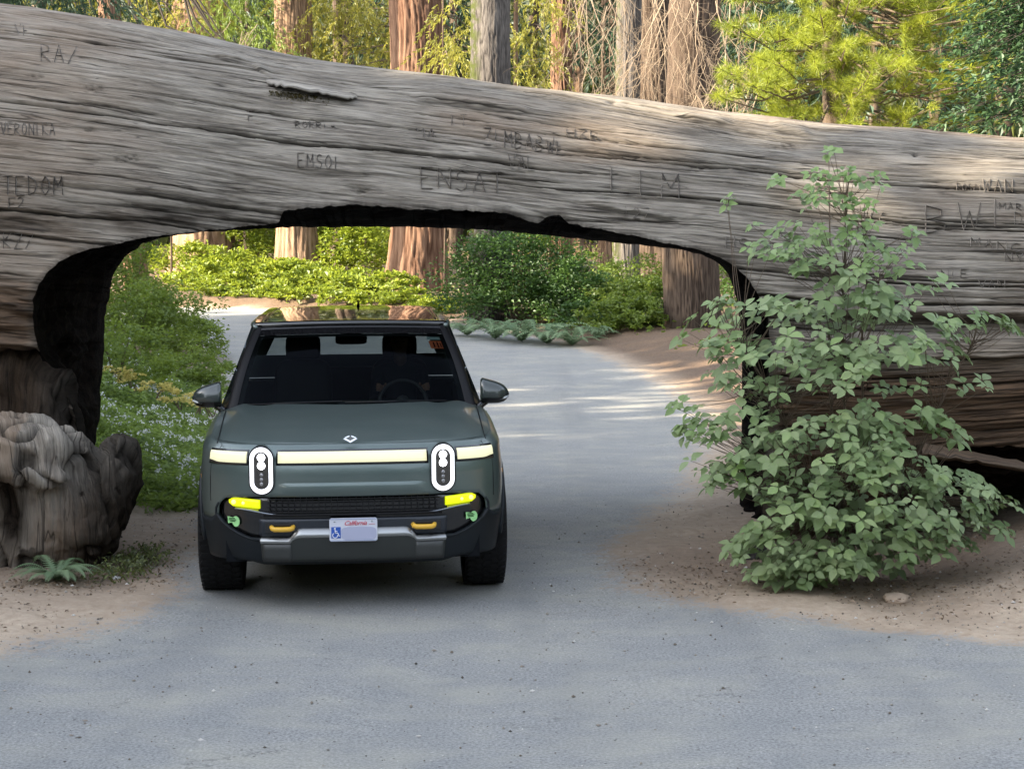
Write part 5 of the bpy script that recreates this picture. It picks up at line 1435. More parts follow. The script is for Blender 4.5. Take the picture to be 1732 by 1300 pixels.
# wheels with block tread
def wheel(x, wy, s):
    tw = .275; xo = x
    root = None
    prof = [(-tw/2, WR - .075), (-tw/2 - .012, WR - .045), (-tw/2, WR - .018), (-tw/2 + .025, WR - .002), (0, WR), (tw/2 - .025, WR - .002), (tw/2, WR - .018), (tw/2 + .012, WR - .045), (tw/2, WR - .075), (tw/2 - .02, .28), (-tw/2 + .02, .28)]
    P = []
    for k in range(72):
        a = 2 * math.pi * k / 72; P.append([(xo + p[0], wy + math.cos(a) * p[1], WR + math.sin(a) * p[1]) for p in prof])
    P.append(P[0]); mb = MB(); mb.grid(P)
    for k in range(46):
        for c in range(5):
            a = 2 * math.pi * (k + .5 * (c % 2)) / 46; da = .045; w = tw / 5 * .78; xc = xo - tw/2 + tw / 5 * (c + .5)
            r0, r1 = WR - .012, WR + (.008 if c not in (0, 4) else .006)
            V = []
            for (aa, rr) in ((a - da, r0), (a + da, r0), (a + da * .85, r1), (a - da * .85, r1)):
                sk = (aa - a) * .25 * (1 if c % 2 else -1)
                for xx in (xc - w/2, xc + w/2): V.append((xx + sk, wy + math.cos(aa) * rr, WR + math.sin(aa) * rr))
            mb.add(V, [(0, 1, 3, 2), (2, 3, 5, 4), (4, 5, 7, 6), (6, 7, 1, 0), (0, 2, 4, 6), (1, 7, 5, 3)])
    t = mb.build('tyre', M_RUBBER, CAR, False)
    mr = MB(); xo2 = xo + s * (tw/2 - .03)
    for k in range(5):
        a = 2 * math.pi * k / 5
        for d in (-.12, .12):
            mr.tube([(xo2, wy + .05 * math.cos(a), WR + .05 * math.sin(a)), (xo2 + s * .012, wy + .27 * math.cos(a + d), WR + .27 * math.sin(a + d))], .022, 4)
    mr.tube([(xo2 - s * .03, wy, WR), (xo2 + s * .02, wy, WR)], .06, 12)
    Pr = []
    for k in range(41):
        a = 2 * math.pi * k / 40; Pr.append([(xo2 - s * .18, wy + math.cos(a) * .27, WR + math.sin(a) * .27), (xo2 + s * .012, wy + math.cos(a) * .285, WR + math.sin(a) * .285), (xo2 + s * .02, wy + math.cos(a) * .27, WR + math.sin(a) * .27), (xo2 - s*.05, wy + math.cos(a) * .25, WR + math.sin(a) * .25)])
    mr.grid(Pr); mr.build('rim', M_RIM, t, True)
for s in (-1, 1):
    for wy in (WY, WY + 3.08): wheel(s * (1.078 - .14), wy, s)
# --- bonnet
Ss = np.concatenate([np.linspace(.0, 1.0, 34), np.linspace(1.0, S_of_y(1.42), 40)[1:]])
rows = []
for S in Ss:
    zt = ztopS(S); e = BP(S, zt)
    n = 49; row = []
    y = e[1]; t = max(0, min(1, (y - .09) / 1.3)); zc = 1.135 + .165 * (1 - (1 - t) ** 1.5)
    for j in range(n):
        u = -1 + 2 * j / (n - 1); x = e[0] * u
        cr = (1 - abs(u) ** 5)
        z = zt + (zc - zt) * cr
        z += .014 * float(sstep(.64, .56, abs(x))) * t * (1 - .3 * t) * 1.0 + .020 * t * float(np.exp(-((abs(x) - .80) / .09) ** 2))
        yy = y - 0 + 0.0 * u
        row.append((x, yy, z))
    rows.append(row)
rows[0] = [(e_[0], e_[1] , e_[2]) for e_ in rows[0]]
mb = MB(); mb.grid(rows); mb.build('bonnet', M_PAINT, CAR, True)
def shut(mb):
    for s in (-1, 1):
        pts = []
        for i in range(20):
            y = .16 + 1.15 * i / 19; x = s * (.905 + .02 * i / 19)
            t = max(0, min(1, (y - .09) / 1.3)); zt = ztopS(S_of_y(max(.72, y))) if y > .72 else 1.135 + .115 * float(sstep(0, 1.5, y)); zc = 1.135 + .165 * (1 - (1 - t) ** 1.5)
            xe = abs(BP(S_of_x(.96), 1.13)[0]) if y < .3 else .985
            u = min(.97, abs(x) / max(.97, xe)); z = zt + (zc - zt) * (1 - u ** 5) + .020 * t * math.exp(-((abs(x) - .80) / .09) ** 2)
            pts.append((x, y, z + .0005))
        mb.tube(pts, .0035, 4)
        mb.tube([BP(S_of_x(s * .925), z, .0005) for z in (1.115, 1.08, 1.055)], .003, 4)
    for s in (-1, 1):
        mb.tube([BP(S_of_x(s * .965), z, .001) for z in (.99, .9, .8, .74)], .0022, 4)
part('shut_line', M_SATBLK, fn=shut)
# --- light bar, headlights
def barz(x): return (1.012, 1.108) 
for (a, b) in ((-.972, -.715), (-.500, .500), (.715, .972)):
    # black surround then the lit lens
    bandS('light_bar_surround', M_GLOSSBLK, a - (.012 if a > -.9 else .006), b + (.012 if b < .9 else .006), .996, 1.098, 30, 4, .004, byx=True, th=.012)
    bandS('light_bar', M_BAR, a, b, (lambda q: 1.012 + (.012 * float(sstep(.90, .972, abs(q))))), 1.086, 30, 4, .010, byx=True, th=.01)
def stadium(cx, cz, hw, hh, n=16):
    pts = []
    for k in range(n + 1):
        a = math.pi * k / n; pts.append((cx + hw * math.cos(a), cz + hh - hw + hw * math.sin(a)))
    for k in range(n + 1):
        a = math.pi + math.pi * k / n; pts.append((cx + hw * math.cos(a), cz - hh + hw + hw * math.sin(a)))
    return pts
for s in (-1, 1):
    cx = s * .608; cz = .964; fy = BP(S_of_x(cx), .96)[1]; slope = (BP(S_of_x(s * .66), .96)[1] - BP(S_of_x(s * .55), .96)[1]) / (s * .11)
    yc = lambda x: fy + slope * (x - cx)
    def tilt(mb):
        mb.v = [(x, y + slope * (x - cx), z) for x, y, z in mb.v]
    root = part('headlight', M_GLOSSBLK, fn=lambda mb: (mb.prism(stadium(cx, cz, .086, .168), fy - .018, fy + .06), tilt(mb)), smooth=False)
    def ring(mb):
        o = stadium(cx, cz, .077, .157, 20); i = stadium(cx, cz, .050, .126, 20); n = len(o)
        yo = fy - .030
        V = [(x, yo + .008, z) for x, z in o] + [((x + x2) / 2, yo - .006, (z + z2) / 2) for (x, z), (x2, z2) in zip(o, i)] + [(x, yo + .008, z) for x, z in i]
        Fc = []
        for q in range(2):
            for k in range(n): Fc.append((q*n+k, q*n+(k+1) % n, (q+1)*n+(k+1) % n, (q+1)*n+k))
        mb.add(V, Fc); tilt(mb)
    part('light_ring', M_RING, root, ring)
    def lens(mb, zz, r):
        for k in range(1): pass
        P = []
        for i in range(5):
            q = i / 4 * math.pi / 2; P.append([(cx + math.cos(a) * r * math.cos(q), fy - .021 - r * .5 * math.sin(q), zz + math.sin(a) * r * math.cos(q)) for a in np.linspace(0, 2 * math.pi, 15)])
        mb.grid(P); tilt(mb)
    for k, zz in enumerate((1.052, .997)): part('projector_lens', M_PROJ, root, lambda mb: lens(mb, zz, .027))
    for k, zz in enumerate((.935, .905, .875)):
        part('small_lens', simple('dim_lens', (.30, .30, .31), .15, metal=.6) if 'dim_lens' not in bpy.data.materials else bpy.data.materials['dim_lens'], root, lambda mb: (lens(mb, zz, .012)))
    def inner(mb):
        mb.prism(stadium(cx, cz, .046, .120), fy - .020, fy + .0); tilt(mb)
    part('headlight_bowl', simple('dark_reflector', (.10, .095, .09), .25, metal=.8) if 'dark_reflector' not in bpy.data.materials else bpy.data.materials['dark_reflector'], root, inner, smooth=False)
    def ticks(mb):
        st = stadium(cx, cz, .066, .147, 22)
        for (x, z) in st[::1]: mb.box((x - .0018, fy - .0385, z - .0018), (x + .0018, fy - .033, z + .0018))
        tilt(mb)
    part('led_divider', simple('led_divider', (.45, .45, .55), .4) if 'led_divider' not in bpy.data.materials else bpy.data.materials['led_divider'], root, ticks, smooth=False)['kind'] = 'stuff'
    # fog lamp
    x0, x1 = (.628, .838)
    fz = lambda q: .704 + .016 * (abs(q) - .628) / .21
    fo = bandS('fog_lamp', M_FOG, s * x0 if s > 0 else -x1, s * x1 if s > 0 else -x0, lambda q: fz(q) + .020 * max(0, (abs(q) - .81) / .028) , lambda q: fz(q) + .058 - .018 * max(0, (abs(q) - .81) / .028), 16, 4, -.006, byx=True, th=.03)
    for xx in (.80, .735, .67):
        c = BP(S_of_x(s * xx), fz(xx) + .03, .002)
        if xx > .7: part('bulb', M_FOGHOT, fo, lambda mb: mb.tube([(c[0], c[1] + .01, c[2]), (c[0], c[1] - .006, c[2])], .016 if xx > .78 else .011, 10))
    bandS('fog_lamp_reflection_strip', simple('painted_fog_reflection', (.30, .32, .02), .2, emit=(.6, .68, 0), estr=.22 * EK) if 'painted_fog_reflection' not in bpy.data.materials else bpy.data.materials['painted_fog_reflection'], s * .64 if s > 0 else -.80, s * .80 if s > 0 else -.64, lambda q: fz(q) - .022 + .004 * (abs(q) - .64) / .2, lambda q: fz(q) - .010 + .004, 8, 3, -.014, byx=True, th=.01)  # weak glow paints the fog lamp's reflection in the black panel
    # green round sticker with a square tail
    c = BP(S_of_x(s * .815), .612, -.018); 
    def stk(mb):
        x, y, z = c; dx = .030
        nx, ny = (pl(S_of_x(s * .815))[2], pl(S_of_x(s * .815))[3]); tx, ty = -ny, nx
        def q(u, v, o=0): return (x + tx * u + nx * (.004 + o), y + ty * u + ny * (.004 + o), z + v)
        pts = []
        cxs = .018
        for k in range(14):
            a = math.pi * .75 - 2 * math.pi * k / 14 * .9; pts.append(q(cxs + .030 * math.cos(a), .0 + .036 * math.sin(a)))
        pts += [q(-.045, -.015), q(-.048, .033)]
        mb.add(pts, [tuple(range(len(pts)))[::-1]])
    part('green_sticker', simple('green_sticker', (.36, .72, .30), .4) if 'green_sticker' not in bpy.data.materials else bpy.data.materials['green_sticker'], fn=stk, smooth=False)
    def stk2(mb):
        x, y, z = c
        nx, ny = (pl(S_of_x(s * .815))[2], pl(S_of_x(s * .815))[3]); tx, ty = -ny, nx
        for v, u0, u1 in ((.018, -.036, .012), (.008, -.036, .022), (-.002, -.030, .016)):
            qs = [(x + tx * u + nx * .006, y + ty * u + ny * .006, z + vv) for u, vv in ((u0, v), (u1, v), (u1, v + .006), (u0, v + .006))]
            mb.add(qs, [(3, 2, 1, 0), (0, 1, 2, 3)])
    part('sticker_print', simple('sticker_print', (.04, .16, .05), .5) if 'sticker_print' not in bpy.data.materials else bpy.data.materials['sticker_print'], fn=stk2, smooth=False)
    S_m = s * S_of_y(.72)
    def mk(mb):
        a = BP(S_m, .86, .0); mb.box((min(a[0], a[0] + s * .008), a[1] - .05, .845), (max(a[0], a[0] + s * .008), a[1] + .03, .875))
    part('side_marker', M_AMBER, fn=mk, smooth=False)
def flange(mb):
    # soft crease below the light bar and raised lower field of the fascia
    P = []
    for i in range(50):
        x = -.50 + 1.0 * i / 49; S = S_of_x(x); e = float(sstep(.50, .42, abs(x)))
        P.append([BP(S, .880, -.001), BP(S, .866, .007 * e), BP(S, .825, .009 * e), BP(S, .805, -.001)])
    mb.grid(P)
part('fascia_crease', M_PAINT, fn=flange)
# --- emblem on the nose of the bonnet: open compass diamond
def emb(mb, k):
    c = Vector((-.012, .045, 1.150)); u = Vector((0, .6, .62)).normalized()
    def q(a, b, o): return c + Vector((1, 0, 0)) * a + u * b + Vector((0, -.5, .8)).normalized() * o
    if k == 0:
        out = [(-.048, .012), (0, -.022), (.048, .012), (.034, .018), (0, -.006), (-.034, .018)]
        mb.add([q(a, b, .010) for a, b in out], [(0, 1, 4, 5), (1, 2, 3, 4)])
        for s in (-1, 1):
            mb.add([q(s * .040, .022, .010), q(s * .006, .040, .010), q(s * .006, .030, .010), q(s * .028, .018, .010)], [(0, 1, 2, 3)])
    else:
        mb.add([q(0, -.004, .011), q(.022, .014, .011), q(0, .030, .011), q(-.022, .014, .011)], [(0, 1, 2, 3)])
part('emblem', simple('white_emblem', (.80, .84, .90), .25, emit=(.8, .85, 1), estr=.12 * EK), fn=lambda mb: emb(mb, 0), smooth=False)
part('emblem_centre', simple('emblem_grey', (.10, .10, .10), .3), fn=lambda mb: emb(mb, 1), smooth=False)
# --- number plate
py_ = BP(0, .56)[1] - .030
px0, px1, pz0, pz1 = -.160, .160, .484, .640
plate = part('number_plate', simple('plate_white', (.62, .64, .72), .35), fn=lambda mb: mb.prism([(px0 + .01, pz0), (px1 - .01, pz0), (px1, pz0 + .01), (px1, pz1 - .01), (px1 - .01, pz1), (px0 + .01, pz1), (px0, pz1 - .01), (px0, pz0 + .01)], py_, py_ + .012), smooth=False)
def frame(mb):
    mb.box((px0 + .004, py_ - .003, pz0 + .004), (px1 - .004, py_ - .0005, pz0 + .008)); mb.box((px0 + .004, py_ - .003, pz1 - .008), (px1 - .004, py_ - .0005, pz1 - .004))
part('plate_rim', simple('plate_rim_blue', (.30, .36, .52), .4), plate, frame, False)
def badge(mb): mb.box((px0 + .012, py_ - .002, pz0 + .022), (px0 + .075, py_ + .001, pz0 + .098))
part('blue_square', simple('access_blue', (.03, .10, .42), .4), plate, badge, False)
def icon(mb):
    def q(a, b): return (px0 + .012 + .063 * a, py_ - .004, pz0 + .022 + .076 * b)
    def st(pts, w=.0032): mb.tube([q(*p) for p in pts], w, 5)
    mb.tube([q(.38, .86), (q(.38, .86)[0], py_ - .0055, q(.38, .86)[2])], .0065, 10)
    st([(.40, .76), (.42, .46), (.70, .44), (.80, .20), (.92, .22)]); st([(.42, .62), (.66, .60)])
    st([(.30 + .26 * math.cos(a) + .10, .26 + .22 * math.sin(a)) for a in np.linspace(math.radians(125), math.radians(370), 14)], .0028)
part('wheelchair_symbol', simple('symbol_white', (.78, .80, .85), .4), plate, icon, True)
part('blank_number_field', simple('plate_lavender', (.40, .42, .56), .5), plate, lambda mb: mb.prism([(x + .036, z) for x, z in [(a * .118 , .537 + b * .045) for a, b in [(math.copysign(abs(math.cos(t)) ** .45, math.cos(t)), math.copysign(abs(math.sin(t)) ** .5, math.sin(t))) for t in np.linspace(0, 2 * math.pi, 33)[:-1]]]], py_ - .003, py_ - .0005), False)
cu = bpy.data.curves.new('California', 'FONT'); cu.body = 'California'; cu.size = .043; cu.shear = .45; cu.align_x = 'CENTER'; cu.extrude = .0008; cu.space_character = .92
to = bpy.data.objects.new('tmp_text', cu); COL.objects.link(to)
me = bpy.data.meshes.new_from_object(to.evaluated_get(bpy.context.evaluated_depsgraph_get())); bpy.data.objects.remove(to)
me.name = 'state_name'; me.materials.clear(); o = link('state_name', me, simple('plate_red', (.55, .03, .06), .5), plate)
o.rotation_euler = (R(90), 0, 0); o.location = (.012, py_ - .003, pz1 - .047)
part('script_underline', bpy.data.materials['plate_red'], plate, lambda mb: mb.tube([(.105, py_ - .003, pz1 - .043), (.128, py_ - .003, pz1 - .040), (.145, py_ - .003, pz1 - .043)], .0012, 4))
def bolts(mb):
    for x in (-.125, .125): mb.tube([(x, py_ - .003, pz1 - .022), (x, py_ + .002, pz1 - .022)], .007, 10)
part('plate_bolt', simple('bolt_grey', (.45, .47, .5), .35, metal=.6), plate, bolts)
# --- cabin: windscreen, pillars, roof, side glass
WB = [( -.905, 1.42, 1.262), (0, 1.20, 1.290), (.905, 1.42, 1.262)]
def wbase(u): return Vector((.905 * u, 1.20 + .22 * u * u, 1.290 - .028 * u * u))
def wtop(u): return Vector((.735 * u, 2.06 + .10 * u * u, 1.846 - .016 * u * u))
def wsp(u, v):
    p = wbase(u).lerp(wtop(u), v); p.y -= .05 * math.sin(math.pi * v); p.x += math.copysign(.015, u) * math.sin(math.pi * v) * abs(u); p.z += .012 * math.sin(math.pi * v); return p
def pg(name, mat, u0, u1, v0, v1, nu=24, nv=12, off=0.0, parent=CAR):
    P = [[wsp(u0 + (u1 - u0) * i / (nu - 1), v0 + (v1 - v0) * j / (nv - 1)) + Vector((0, -off * .8, off * .6)) for j in range(nv)] for i in range(nu)]
    mb = MB(); mb.grid(P); return mb.build(name, mat, parent, True)
ws = pg('windscreen', M_GLASS, -.94, .94, .0, .89)
pg('header_panel', M_GLOSSBLK, -1, 1, .885, 1.0, 30, 5, .004)
# dark printed border of the glass
pg('black_glass_border', M_SATBLK, -.94, .94, .0, .045, 30, 3, -.004, ws); pg('black_glass_border', M_SATBLK, -.94, .94, .855, .89, 30, 3, -.004, ws)
for s in (-1, 1):
    pg('black_glass_border', M_SATBLK, s * .945, s * .895, .0, .89, 3, 14, -.004, ws)
    P = []
    for j in range(16):
        v = j / 15; a = wsp(s * .94, v); b = wsp(s * 1.0, v)
        P.append([a + Vector((0, -.002, .002)), (a + b) / 2 + Vector((s * .01, -.016, .008)), b + Vector((s * .018, .01, .0)), b + Vector((s * .026, .07, -.004)), b + Vector((s * .0, .12, -.01))])
    mb = MB(); mb.grid(P); o = mb.build('front_pillar', M_SATBLK, CAR, True)
def roofz(u, y): return 1.876 - .022 * u * u - .010 * abs(y - 3.2) / 1.2 + .012
P = []
for i in range(25):
    u = -1 + 2 * i / 24; col = []
    for j in range(20):
        v = j / 19; w = .755 - .02 * v; y = 2.06 + .10 * u * u + v * 2.65
        z = 1.848 - .016 * u * u + .052 * math.sin(math.pi * (v ** .85) * .62)
        col.append((w * u, y, z))
    P.append(col)
mb = MB(); mb.grid(P)
roof = mb.build('roof', simple('roof_gloss_glass', (.012, .012, .012), .06, coat=1.0), CAR, True); solid(roof, .03, 1)
for s in (-1, 1):
    part('roof_edge', M_PAINT, fn=lambda mb: mb.tube([(s * .742, 2.12, 1.835), (s * .765, 2.35, 1.850), (s * .760, 3.4, 1.868), (s * .742, 4.72, 1.872)], [.018, .028, .028, .024], 8))
    part('roof_rail', simple('roof_rail_satin', (.10, .10, .10), .25, metal=.8) if 'roof_rail_satin' not in bpy.data.materials else bpy.data.materials['roof_rail_satin'], fn=lambda mb: mb.tube([(s * .68, 2.30, 1.858), (s * .675, 2.40, 1.876), (s * .665, 3.4, 1.906), (s * .645, 4.55, 1.912), (s * .645, 4.6, 1.885)], .011, 6))
    # side glass, with pillars
    def sg_(y, v): 
        x0 = .985 - .0 * y; x1 = .775 - .015 * max(0, y - 3.4)
        return (s * (x0 + (x1 - x0) * v), y, 1.245 + (1.852 - 1.245) * v)
    def panel(name, mat, ya, yb, yc2, yd, v0=0.0, v1=1.0, n=6):
        P = []
        for i in range(n):
            t = i / (n - 1); P.append([sg_((ya + (yc2 - ya) * t) + ((yb + (yd - yb) * t) - (ya + (yc2 - ya) * t)) * v, v0 + (v1 - v0) * v) for v in (0, .5, 1)])
        mb = MB(); mb.grid(P); o = mb.build(name, mat, CAR, True); return o
    panel('side_window', M_SIDEGL, 1.50, 2.25, 2.62, 2.62); panel('side_window', M_SIDEGL, 2.72, 2.72, 3.68, 3.66); panel('side_window', M_SIDEGL, 3.78, 3.76, 4.60, 4.45)
    panel('door_pillar', M_GLOSSBLK, 2.62, 2.62, 2.72, 2.72); panel('door_pillar', M_GLOSSBLK, 3.68, 3.66, 3.78, 3.76); panel('rear_pillar', M_PAINT, 4.60, 4.45, 4.86, 4.66)
    # shoulder between glass and body side
    P = []
    for i in range(40):
        S = S_of_y(1.40) + (S_of_y(4.74) - S_of_y(1.40)) * i / 39; e = BP(s * S, ztopS(S)); P.append([e, (s * (abs(e[0]) * .5 + .985 * .5), e[1], e[2] + .012), (s * .984, e[1], 1.248)])
    mb = MB(); mb.grid(P); mb.build('shoulder', M_PAINT, CAR, True)
    # door seams and handle
    part('door_seam', M_SATBLK, fn=lambda mb: [mb.tube([(s * (BW - float(tuck(s * S_of_y(y), z)) + .001), y, z) for z in (.66, .8, .95, 1.1, 1.2)], .004, 4) for y in (1.62, 2.70, 3.62)])
    part('door_handle', M_SATBLK, fn=lambda mb: [mb.box((min(s * 1.05, s * 1.062), y, 1.05), (max(s * 1.05, s * 1.062), y + .2, 1.08)) for y in (2.42, 3.36)], smooth=False)
# rear end: hatch with glass
def hatch(mb):
    pts = lambda z, w, y: [(-w, y, z), (w, y, z)]
    P = [[(u * w, y, z) for u in np.linspace(-1, 1, 9)] for (w, y, z) in ((.98, 4.98, 1.25), (.94, 4.96, 1.46))]
    mb.grid(P)
    P = [[(u * w, y, z) for u in np.linspace(-1, 1, 9)] for (w, y, z) in ((.80, 4.84, 1.66), (.735, 4.70, 1.88))]
    mb.grid(P)
    for s in (-1, 1): mb.grid([[(s * .94, 4.96, 1.46), (s * .80, 4.84, 1.66)], [(s * .80, 4.965, 1.46), (s * .70, 4.845, 1.66)]])
part('tailgate', M_PAINT, fn=hatch)
part('rear_window', glass_mat('rear_glass', (.75, .78, .78), .5), fn=lambda mb: mb.grid([[(-.80, 4.96, 1.46), (-.70, 4.84, 1.66)], [(.80, 4.96, 1.46), (.70, 4.84, 1.66)]]), smooth=False)
part('rear_cover', M_PAINT, fn=lambda mb: mb.grid([[(u * .98, y, 1.24) for u in np.linspace(-1, 1, 5)] for y in (4.7, 4.98)]), smooth=False)
def fin(mb):
    c = (.065, 4.25, 1.893)
    mb.add([(c[0] - .028, c[1] - .10, c[2] - .01), (c[0] + .028, c[1] - .10, c[2] - .01), (c[0] + .034, c[1] + .14, c[2] - .01), (c[0] - .034, c[1] + .14, c[2] - .01), (c[0] - .012, c[1] + .02, c[2] + .05), (c[0] + .012, c[1] + .02, c[2] + .05), (c[0] + .010, c[1] + .12, c[2] + .05), (c[0] - .010, c[1] + .12, c[2] + .05), (c[0], c[1] + .10, c[2] + .115), (c[0], c[1] + .14, c[2] + .115)],
           [(0, 1, 5, 4), (1, 2, 6, 5), (2, 3, 7, 6), (3, 0, 4, 7), (4, 5, 8), (5, 6, 9, 8), (6, 7, 9), (7, 4, 8, 9)])
part('shark_fin_antenna', M_GLOSSBLK, fn=fin, smooth=False)
# --- mirrors
for s in (-1, 1):
    cx, cy, cz = s * 1.075, 1.62, 1.335
    P = []
    ns = 18
    for i in range(ns):
        t = i / (ns - 1)                      # inboard to outboard
        w = (math.sin(math.pi * min(1, .5 + t * .5)) ** .42) if t > .0 else 1
        e = [1.0, 1][0]
        ht = .112 * (1 - .42 * t) * max(.02, (1 - t ** 6)) ** .6 ; hb = .085 * (1 - .10 * t) * max(.02, (1 - t ** 6)) ** .6; dp = .085 * max(.03, (1 - t ** 4)) ** .7
        if i == 0: ht *= .86; hb *= .86; dp *= .9
        x = cx + s * (-.095 + .215 * t)
        P.append([(x, cy - (math.cos(a)) * dp * (1.15 if math.cos(a) > 0 else .6), cz + .012 * (1 - t) + (ht if math.sin(a) > 0 else hb) * math.copysign(abs(math.sin(a)) ** .85, math.sin(a))) for a in np.linspace(0, 2 * math.pi, 25)])
    mb = MB(); mb.grid(P); mb.add([p for p in P[0][:-1]], [tuple(range(24))])
    mh = mb.build('mirror_housing', simple('mirror_dark_green', (.035, .045, .043), .25, coat=.8) if 'mirror_dark_green' not in bpy.data.materials else bpy.data.materials['mirror_dark_green'], CAR, True)
    # gloss black lower shell
    P2 = []
    for i in range(ns):
        t = i / (ns - 1); x = cx + s * (-.097 + .219 * t); hb = .089 * (1 - .10 * t) * max(.02, (1 - t ** 6)) ** .6; dp = .089 * max(.03, (1 - t ** 4)) ** .7
        P2.append([(x, cy - math.cos(a) * dp * (1.15 if math.cos(a) > 0 else .6), cz + .012 * (1 - t) + hb * math.copysign(abs(math.sin(a)) ** .85, math.sin(a))) for a in np.linspace(-2.9, -.42, 12)])
    mb = MB(); mb.grid(P2); mb.build('mirror_lower_shell', M_GLOSSBLK, mh, True)
    part('turn_signal_strip', simple('pale_signal_lens', (.50, .52, .52), .2) if 'pale_signal_lens' not in bpy.data.materials else bpy.data.materials['pale_signal_lens'], mh, lambda mb: mb.tube([(cx + s * .045, cy - .072, cz - .040), (cx + s * .09, cy - .052, cz - .030), (cx + s * .116, cy - .025, cz - .020)], [.004, .009, .006], 6))
    part('mirror_arm', M_GLOSSBLK, mh, lambda mb: mb.tube([(s * .93, 1.60, 1.225), (s * .965, 1.60, 1.235), (s * 1.0, 1.61, 1.262), (s * 1.035, 1.62, 1.29)], [.03, .028, .026, .03], 8))
    part('mirror_glass', simple('mirror_silver', (.7, .72, .75), .03, metal=1.0) if 'mirror_silver' not in bpy.data.materials else bpy.data.materials['mirror_silver'], mh, lambda mb: mb.add([(cx - s * .08, cy + .047, cz - .07), (cx + s * .09, cy + .04, cz - .06), (cx + s * .09, cy + .04, cz + .06), (cx - s * .08, cy + .047, cz + .075)], [(0, 1, 2, 3)]), False)
# wipers at the foot of the glass
part('wiper', M_SATBLK, fn=lambda mb: (mb.tube([wsp(-.05, .01) + Vector((0, -.02, .02)), wsp(.78, .035) + Vector((0, -.012, .012))], .007, 4), mb.tube([wsp(-.85, .01) + Vector((0, -.02, .02)), wsp(-.08, .035) + Vector((0, -.012, .012))], .007, 4)))
part('cowl_panel', M_SATBLK, fn=lambda mb: mb.grid([[tuple(wbase(u) + Vector((0, -.06, -.012))), tuple(wbase(u) + Vector((0, .03, -.005)))] for u in np.linspace(-.98, .98, 20)]))
# --- inside
def dash(mb):
    P = []
    for u in np.linspace(-1, 1, 24):
        b = wbase(u * .94); P.append([(b.x, b.y + .02, b.z - .03), (b.x * .98, b.y + .25, b.z + .015), (b.x * .96, 1.92, 1.275 - .02 * abs(u)), (b.x * .95, 1.98, 1.18), (b.x * .95, 1.98, .6)])
    mb.grid(P)
part('dashboard', M_CABIN, fn=dash)
def floor_(mb): mb.box((-.95, 1.5, .52), (.95, 4.9, .60)); mb.box((-.98, 1.5, .6), (-.93, 4.7, 1.22)); mb.box((.93, 1.5, .6), (.98, 4.7, 1.22)); mb.box((-.14, 1.9, .6), (.14, 3.0, .95))
part('cabin_lining', M_CABIN, fn=floor_, smooth=False)
part('roof_lining', M_CABIN, fn=lambda mb: mb.grid([[(u * .74, y, 1.832 - .02 * u * u) for u in np.linspace(-1, 1, 9)] for y in (2.16, 3.0, 4.0, 4.68)]))
def cushion(c, h, n=10):
    """rounded box: centre c, half sizes h"""
    V = []; P = []
    for i in range(n + 1):
        a = -math.pi/2 + math.pi * i / n; row = []
        for j in range(17):
            b = 2 * math.pi * j / 16
            f = lambda q, e: math.copysign(abs(q) ** e, q)
            row.append((c[0] + h[0] * f(math.cos(a), .4) * f(math.cos(b), .4), c[1] + h[1] * f(math.cos(a), .4) * f(math.sin(b), .4), c[2] + h[2] * f(math.sin(a), .4)))
        P.append(row)
    return P
for x in (-.40, .40):
    seat = part('seat', M_SEAT, fn=lambda mb: mb.grid(cushion((x, 2.62, .86), (.26, .27, .09))))
    part('backrest', M_SEAT, seat, lambda mb: mb.grid(cushion((x, 2.93, 1.20), (.24, .08, .34))))
    part('headrest', M_SEAT, seat, lambda mb: (mb.grid(cushion((x, 2.98, 1.63), (.145, .055, .105))), mb.tube([(x - .05, 2.97, 1.5), (x - .05, 2.97, 1.58)], .01, 5), mb.tube([(x + .05, 2.97, 1.5), (x + .05, 2.97, 1.58)], .01, 5)))
bench = part('rear_bench', M_SEAT, fn=lambda mb: (mb.grid(cushion((0, 3.75, 1.12), (.70, .09, .30))), mb.grid(cushion((0, 3.55, .84), (.70, .28, .09)))))
part('headrest', M_SEAT, bench, lambda mb: [mb.grid(cushion((x, 3.78, 1.50), (.12, .05, .07))) for x in (-.42, .42)])
def swheel(mb):
    c = Vector((.40, 2.10, 1.235)); u = Vector((1, 0, 0)); v = Vector((0, .42, .9)).normalized()
    mb.tube([c + u * .185 * math.cos(a) + v * .185 * math.sin(a) for a in np.linspace(0, 2 * math.pi, 33)], .015, 8, caps=False)
    for a in (0, math.pi, -math.pi / 2): mb.tube([c, c + u * .18 * math.cos(a) + v * .18 * math.sin(a)], [.03, .014], 6)
    mb.tube([c + Vector((0, -.02, 0)), c + Vector((0, .02, 0))], .055, 12); mb.tube([c, (c.x, 1.95, 1.14)], .03, 6)
part('steering_wheel', simple('steering_leather', (.05, .05, .052), .45), fn=swheel)
def rvm(mb):
    mb.grid(cushion((0, 2.17, 1.735), (.125, .03, .042))); mb.grid(cushion((0, 2.09, 1.80), (.085, .06, .030))); mb.tube([(0, 2.13, 1.80), (0, 2.16, 1.75)], .012, 6)
part('rear_view_mirror', M_SATBLK, fn=rvm)
def ws_card(name, u0, u1, v0, v1, mat, off):
    return pg(name, mat, u0, u1, v0, v1, 3, 3, off, ws)
ws_card('pale_toll_sticker', .760, .905, .815, .855, simple('pale_card', (.30, .38, .36), .5), -.010)
ws_card('orange_patch', .770, .895, .700, .800, simple('orange_patch_surface', (.42, .10, .035), .6, emit=(.5, .10, .03), estr=.10 * EK), -.012)  # slightly emissive orange patch behind the windscreen corner
